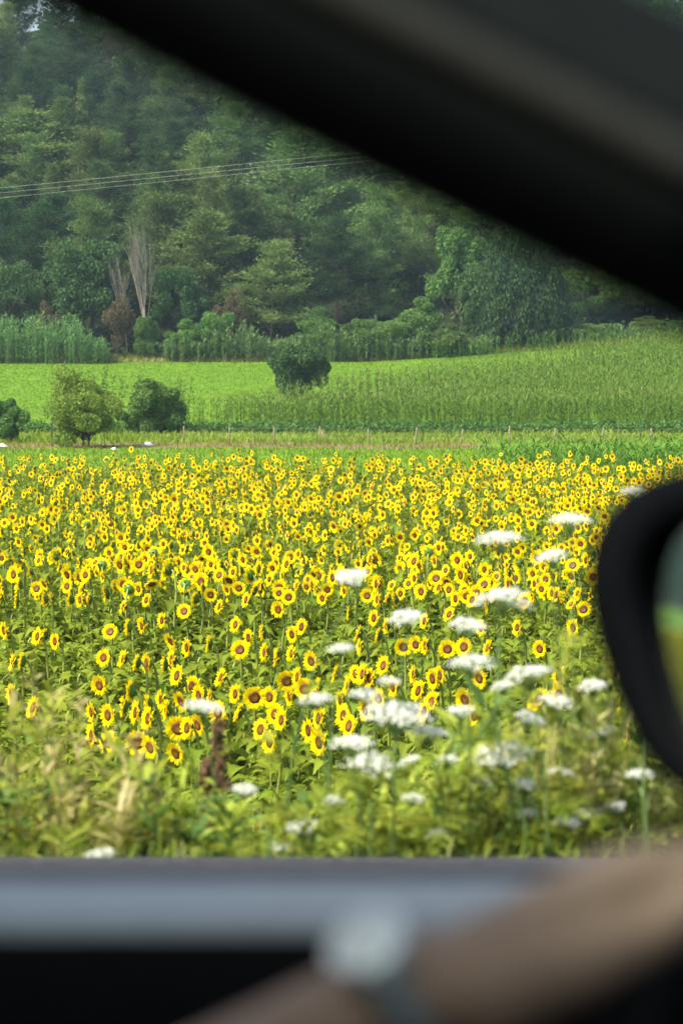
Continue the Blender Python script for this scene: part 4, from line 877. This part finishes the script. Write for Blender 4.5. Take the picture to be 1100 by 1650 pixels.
for sx in (-1.5, 1.15):
    for sy in (1.26, 2 * YC - 1.26):
        w = thing_w = link('wheel', None, car, None, (sx, sy, .31)); a = np.arange(24) * 6.2832 / 24; s = 1 if sy > 0 else -1
        mb = MB(); loft(mb, [[(r * math.cos(q), y * s, r * math.sin(q)) for q in a] for r, y in ((.2, -.09), (.28, -.1), (.31, -.07), (.31, .05), (.28, .08), (.2, .07))], closed=True); part('tyre', mb, M['tyre'], w)
        mb = MB(); loft(mb, [[(r * math.cos(q), y * s, r * math.sin(q)) for q in a] for r, y in ((.2, .06), (.17, .03), (.06, .05), (.01, .055))], closed=True); part('rim', mb, M['rim'], w)
# driver's seat
mb = MB(); SY = .86
loft(mb, [[(x, SY + w * math.cos(q), z + .06 * math.sin(q)) for q in np.arange(16) * .3927] for x, w, z in ((-.02, .20, .52), (-.04, .245, .53), (-.3, .25, .50), (-.5, .24, .48))], closed=True); part('seat_cushion', mb, M['seat'])
mb = MB(); loft(mb, [[(x + .07 * math.sin(q), SY + w * math.cos(q), z) for q in np.arange(16) * .3927] for x, w, z in ((-.52, .24, .45), (-.60, .26, .7), (-.68, .25, .95), (-.76, .20, 1.12), (-.78, .12, 1.16))], closed=True); part('seat_back', mb, M['seat'])
mb = MB(); loft(mb, [[(x + .05 * math.sin(q), SY + w * math.cos(q), z) for q in np.arange(16) * .3927] for x, w, z in ((-.79, .05, 1.15), (-.79, .12, 1.2), (-.80, .13, 1.3), (-.81, .09, 1.36))], closed=True); part('headrest', mb, M['seat'])
# steering wheel
WC = np.array([.125, .86, .885]); wn = norm(np.array([-.9, 0, .42])); wu = norm(np.array([.42, 0, .9])); wy = np.array([0, 1.0, 0]); WR = .185
a = np.arange(41) * 6.2832 / 40
sw = link('steering_wheel', None, car)
mb = MB(); tube(mb, [WC + WR * (math.cos(q) * wy + math.sin(q) * wu) for q in a], .0145, 10, cap=False); part('rim', mb, M['black_trim'], sw)
mb = MB(); tube(mb, [WC - wn * .03, WC - wn * .005, WC + wn * .005], [.055, .06, .04], 16); tube(mb, [WC - wn * .03, WC - wn * .45], [.04, .04], 10); part('hub', mb, M['black_trim'], sw)
for q in (0.1, 3.04, 4.71):
    mb = MB(); tube(mb, [WC, WC + WR * (math.cos(q) * wy + math.sin(q) * wu)], [.022, .014], 8); part('spoke', mb, M['black_trim'], sw)

# door mirror: contour of its rim in the mirror plane
MA = R(62); MT = R(MTILT); MC = at(1200, 1010, 1.55)
mn = np.array([-math.sin(MA) * math.cos(MT), -math.cos(MA) * math.cos(MT), math.sin(MT)])
def onplane(px, py, back=0.0):
    d_ = ray(px, py); s_ = np.dot(MC - EYE, mn) / np.dot(d_, mn); return EYE + d_ * s_ - mn * back
outer = [(q - 9 if q < 1200 else q, r_ - 6 if r_ < 900 else r_) for q, r_ in [(957, 930), (964, 880), (984, 836), (1018, 798), (1060, 772), (1110, 756), (1200, 742), (1320, 738), (1400, 760), (1440, 830), (1450, 1000), (1445, 1180), (1410, 1290), (1330, 1325), (1220, 1322), (1140, 1302), (1085, 1262), (1040, 1205), (1006, 1130), (978, 1050), (962, 985)]]
inner = [(q - 14 if q < 1200 else q, r_ + 10 if r_ > 1080 else r_) for q, r_ in [(1043, 960), (1047, 915), (1060, 880), (1080, 852), (1106, 832), (1140, 818), (1210, 806), (1310, 802), (1370, 818), (1395, 860), (1402, 1000), (1396, 1150), (1370, 1225), (1310, 1250), (1230, 1250), (1165, 1238), (1125, 1208), (1098, 1168), (1075, 1110), (1057, 1050), (1046, 1000)]]
cen = np.mean(outer, 0)
def ring(c, k, back): return [onplane(*(cen + (np.array(p) - cen) * k), back) for p in c]
dm = link('door_mirror', None, car)
mb = MB(); loft(mb, [ring(inner, 1.0, .006), ring(inner, 1.0, -.004), ring(inner, 1.05, -.008), ring(outer, .97, -.006), ring(outer, 1.0, .006), ring(outer, 1.0, .03), ring(outer, .95, .06), ring(outer, .78, .09), ring(outer, .45, .108), ring(outer, .02, .112)], closed=True); part('housing', mb, M['housing'], dm)
# slightly convex glass
gc = np.mean(inner, 0); rows = []
for k in (1.03, .8, .55, .3, .02):
    rw = [onplane(*(gc + (np.array(p) - gc) * k)) for p in inner]; c0 = onplane(*gc)
    rows.append([p - mn * (.003 + np.dot(p - c0, p - c0) / (2 * 1.3) - 0.0) for p in rw])
mb = MB(); loft(mb, rows, closed=True); part('mirror_glass', mb, M['mirror'], dm)
mb = MB(); b0 = onplane(1400, 1200, .05); tube(mb, [b0, (b0 + np.array([.6, 1.29, .90])) / 2 + [0, 0, -.02], np.array([.6, 1.26, .88])], [.045, .035, .05], 10); part('bracket', mb, M['housing'], dm)

# ------------------------------------------------------------------ the driver
def capsule(mb, a, b, ra, rb, n=12):
    a = np.asarray(a, float); b = np.asarray(b, float); d_ = norm(b - a); P, r = [], []
    for q in (1.0, .8, .45, 0): P.append(a - d_ * ra * q * .999); r.append(ra * math.sqrt(max(1 - q * q, 0)) + 1e-4)
    for q in (0, .45, .8, 1.0): P.append(b + d_ * rb * q * .999); r.append(rb * math.sqrt(max(1 - q * q, 0)) + 1e-4)
    tube(mb, P, r, n)
def chain(mb, pts): 
    for (a, ra), (b, rb) in zip(pts[:-1], pts[1:]): capsule(mb, a, b, ra, rb)
def fused(name, mb, mat, parent, vox, sm=6):
    me = mb.mesh(name + '_raw', mat, True); tmp = bpy.data.objects.new('tmp', me); COL.objects.link(tmp)
    r_ = tmp.modifiers.new('r', 'REMESH'); r_.mode = 'VOXEL'; r_.voxel_size = vox; r_.use_smooth_shade = True
    s_ = tmp.modifiers.new('s', 'SMOOTH'); s_.iterations = sm; s_.factor = .5
    dg = bpy.context.evaluated_depsgraph_get(); nm = bpy.data.meshes.new_from_object(tmp.evaluated_get(dg)); nm.name = name
    bpy.data.objects.remove(tmp); nm.materials.clear(); nm.materials.append(mat); nm.polygons.foreach_set('material_index', np.zeros(len(nm.polygons), np.int32))
    return link(name, nm, parent)
M['skin'] = plain('sun tanned skin', (0.215, 0.135, 0.088), .65, var=.08, scale=30, spec=.35)
M['shirt'] = plain('dark cotton shirt', (0.035, 0.035, 0.04), .95, var=.15, scale=60)
M['hair'] = plain('dark hair', (0.015, 0.011, 0.009), .7, var=.3, scale=90)
M['steel'] = plain('brushed steel', (0.75, 0.78, 0.74), .35, .8, var=.05)
M['dial'] = plain('pale watch dial', (0.55, 0.58, 0.53), .3, var=.03)
M['strap'] = plain('dull steel watch band', (0.10, 0.105, 0.10), .45, var=.1)
wr = at(680, 1592, 1.0); el = wr + np.array([-.20, .03, -.135]); sh = np.array([-.48, 1.06, 1.07])
fa = norm(wr - el); kn = at(1130, 1376, 1.03); hd_ = norm(kn - wr)
person = thing('person', 'driver in dark shirt, bare forearm and watch, hand on the steering wheel', 'person', (-.5, SY, .5)); OFF = np.array([-.5, SY, .5])
mb = MB()
def C_(*p): chain(mb, [(np.asarray(a, float) - OFF, r) for a, r in p])
C_((sh, .055), (el, .043)); C_((el, .043), (el + (wr - el) * .35, .044), (el + (wr - el) * .7, .034), (wr, .027))
for dz in (-.008, .008): C_((el + (wr - el) * .8 + [0, dz, 0], .028), (wr + [0, dz, 0], .0255))
# hand: metacarpals fan out across the rim, fingers curl round it
rimdir = norm(np.cross(wn, norm(math.cos(.6) * wy + math.sin(.6) * wu)))
across = norm(np.array([-.02, 1.0, -.16])); upv = norm(np.cross(across, hd_)); upv = upv if upv[2] > 0 else -upv
kn_ = []
for i, (o_, l) in enumerate([(-.030, .098), (-.010, .102), (.010, .098), (.029, .090)]):
    k0 = wr + hd_ * .012 + across * o_ * .55; k1 = wr + hd_ * l * 1.12 + across * o_ + upv * .006; C_((k0, .0175), (wr + hd_ * l * .6 + across * o_ * .85 + upv * .004, .0145), (k1, .0122))
    p1 = k1 + hd_ * .036 + upv * -.012; p2 = p1 + hd_ * .008 - upv * .028; p3 = p2 - hd_ * .020 - upv * .010
    C_((k1, .0118), (p1, .0098), (p2, .0088), (p3, .0075)); kn_.append(k1)
th0 = wr + hd_ * .022 - across * .024 - upv * .010; th1 = th0 + hd_ * .045 - across * .018 - upv * .004; th2 = th1 + hd_ * .036 - across * .002 - upv * .003; th3 = th2 + hd_ * .027 + upv * .004
C_((th0, .021), (th1, .0165), (th2, .0115), (th3, .0095))
# rest of the body
hip = np.array([-.40, SY, .60]); ch = np.array([-.56, SY, .97]); nk = np.array([-.56, SY, 1.17]); hc = np.array([-.52, SY, 1.34]); sr = np.array([-.50, SY - .20, 1.10])
for dy in (-.09, .09): C_((hip + [0, dy, 0], .10), (hip + [-.12, dy, .2], .105), (ch + [0, dy, 0], .115), (np.array([-.55, SY + dy * 1.4, 1.08]), .07))
C_((nk - [0, 0, .06], .06), (hc - [.01, 0, .08], .052)); C_((sh, .06), (sr, .06))
er = np.array([-.26, SY - .26, .84]); wr2 = np.array([-.06, SY - .2, .88]); C_((sr, .055), (er, .043)); C_((er, .043), (er + (wr2 - er) * .4, .042), (wr2, .027))
for q, l in ((-.03, .09), (-.01, .1), (.01, .095), (.03, .085)): k1 = wr2 + [l, q + .02, .03]; C_((wr2 + [.01, q * .5, 0], .02), (k1, .0125), (k1 + [.035, .003, -.012], .0095), (k1 + [.035, .006, -.042], .008))
C_((wr2 + [.02, .03, 0], .02), (wr2 + [.06, .06, .005], .013), (wr2 + [.1, .07, .01], .0095))
for dy in (-.11, .11): C_((hip + [.02, dy, -.02], .10), (np.array([.02, SY + dy * 1.3, .64]), .07), (np.array([.30, SY + dy * 1.1, .36]), .045), (np.array([.42, SY + dy * 1.1, .33]), .035))
for dx, dz, r_ in ((0, .02, .088), (-.02, .05, .09), (.02, -.03, .075), (.035, -.075, .05), (.0, 0, .086)): C_((hc + [dx, -.012, dz], r_), (hc + [dx, .012, dz], r_))
C_((hc + [.085, 0, .02], .012), (hc + [.105, 0, -.018], .014)); 
for s in (-1, 1): C_((hc + [-.01, s * .088, .02], .018), (hc + [-.01, s * .09, -.02], .012)); C_((hc + [.075, s * .03, .02], .012), (hc + [.078, s * .035, .02], .011))
C_((hc + [.088, -.02, -.052], .008), (hc + [.088, .02, -.052], .008))
body = fused('body', mb, M['skin'], person, .0042, 5)
mb = MB()
for dy in (-.09, .09): C_((hip + [0, dy, .02], .112), (hip + [-.12, dy, .2], .118), (ch + [0, dy, 0], .128), (np.array([-.55, SY + dy * 1.4, 1.075]), .085))
C_((sh, .072), (sr, .072))
for s_, e_ in ((sh, el), (sr, er)): C_((s_, .072), (s_ + (e_ - s_) * .62, .062))
shirt = fused('shirt', mb, M['shirt'], person, .009, 6)
mb = MB()
for dx, dz, r_ in ((-.02, .055, .097), (-.045, .02, .09), (0, .075, .085)): C_((hc + [dx, -.014, dz], r_), (hc + [dx, .014, dz], r_))
hair = fused('hair', mb, M['hair'], person, .009, 4)
# wrist watch, lying on the thumb side of the wrist towards the viewer
wp = wr - fa * .010; ax = norm(fa * .6 + hd_ * .4); wup = norm(np.array([-.05, -.42, .90])); wup = norm(wup - ax * np.dot(wup, ax)); wsd = np.cross(ax, wup)
watch = thing('wristwatch', 'silver wristwatch with pale dial on the driver\'s wrist', 'watch', tuple(wp))
def wring(r1, h, n=28): return [ax * r1 * math.cos(q) + wsd * r1 * math.sin(q) + wup * h for q in np.arange(n) * 6.2832 / n]
rw_ = .0325
mb = MB(); loft(mb, [wring(.0165, rw_ - .004), wring(.0185, rw_), wring(.0185, rw_ + .006), wring(.0165, rw_ + .009), wring(.0150, rw_ + .0088)], closed=True); part('case', mb, M['steel'], watch)
mb = MB(); loft(mb, [wring(.0152, rw_ + .0082), wring(.008, rw_ + .0086), wring(.0005, rw_ + .0087)], closed=True); part('dial', mb, M['dial'], watch)
mb = MB(); rows = []
for q in np.linspace(.5, 6.2832 - .5, 30):
    e = (wup * math.cos(q) + wsd * math.sin(q)); rr_ = .033 + .0035 * abs(math.sin(q)); w_ = .0095
    rows.append([e * rr_ - ax * w_, e * (rr_ + .003) - ax * w_, e * (rr_ + .003) + ax * w_, e * rr_ + ax * w_])
loft(mb, rows, closed=True); part('strap', mb, M['strap'], watch)
mb = MB(); tube(mb, [ax * .0 + wsd * .018 + wup * (rw_ + .003), wsd * .0225 + wup * (rw_ + .003)], .0022, 8); part('crown_knob', mb, M['steel'], watch)

# ------------------------------------------------------------------ haze
def haze():
    mb = MB(); box(mb, (-670, -670, -6), (670, 670, 110))
    m, t, out = newmat('thin summer haze'); pv = N(t, 'ShaderNodeVolumePrincipled'); pv.inputs['Color'].default_value = (.62, .86, 1, 1); pv.inputs['Density'].default_value = HAZE; pv.inputs['Anisotropy'].default_value = .2
    t.links.new(pv.outputs[0], out.inputs['Volume']); o = mb.build('haze', m); tag(o, 'thin bluish summer haze in the air', 'haze', kind='stuff')
HAZE = 0.0002
haze()
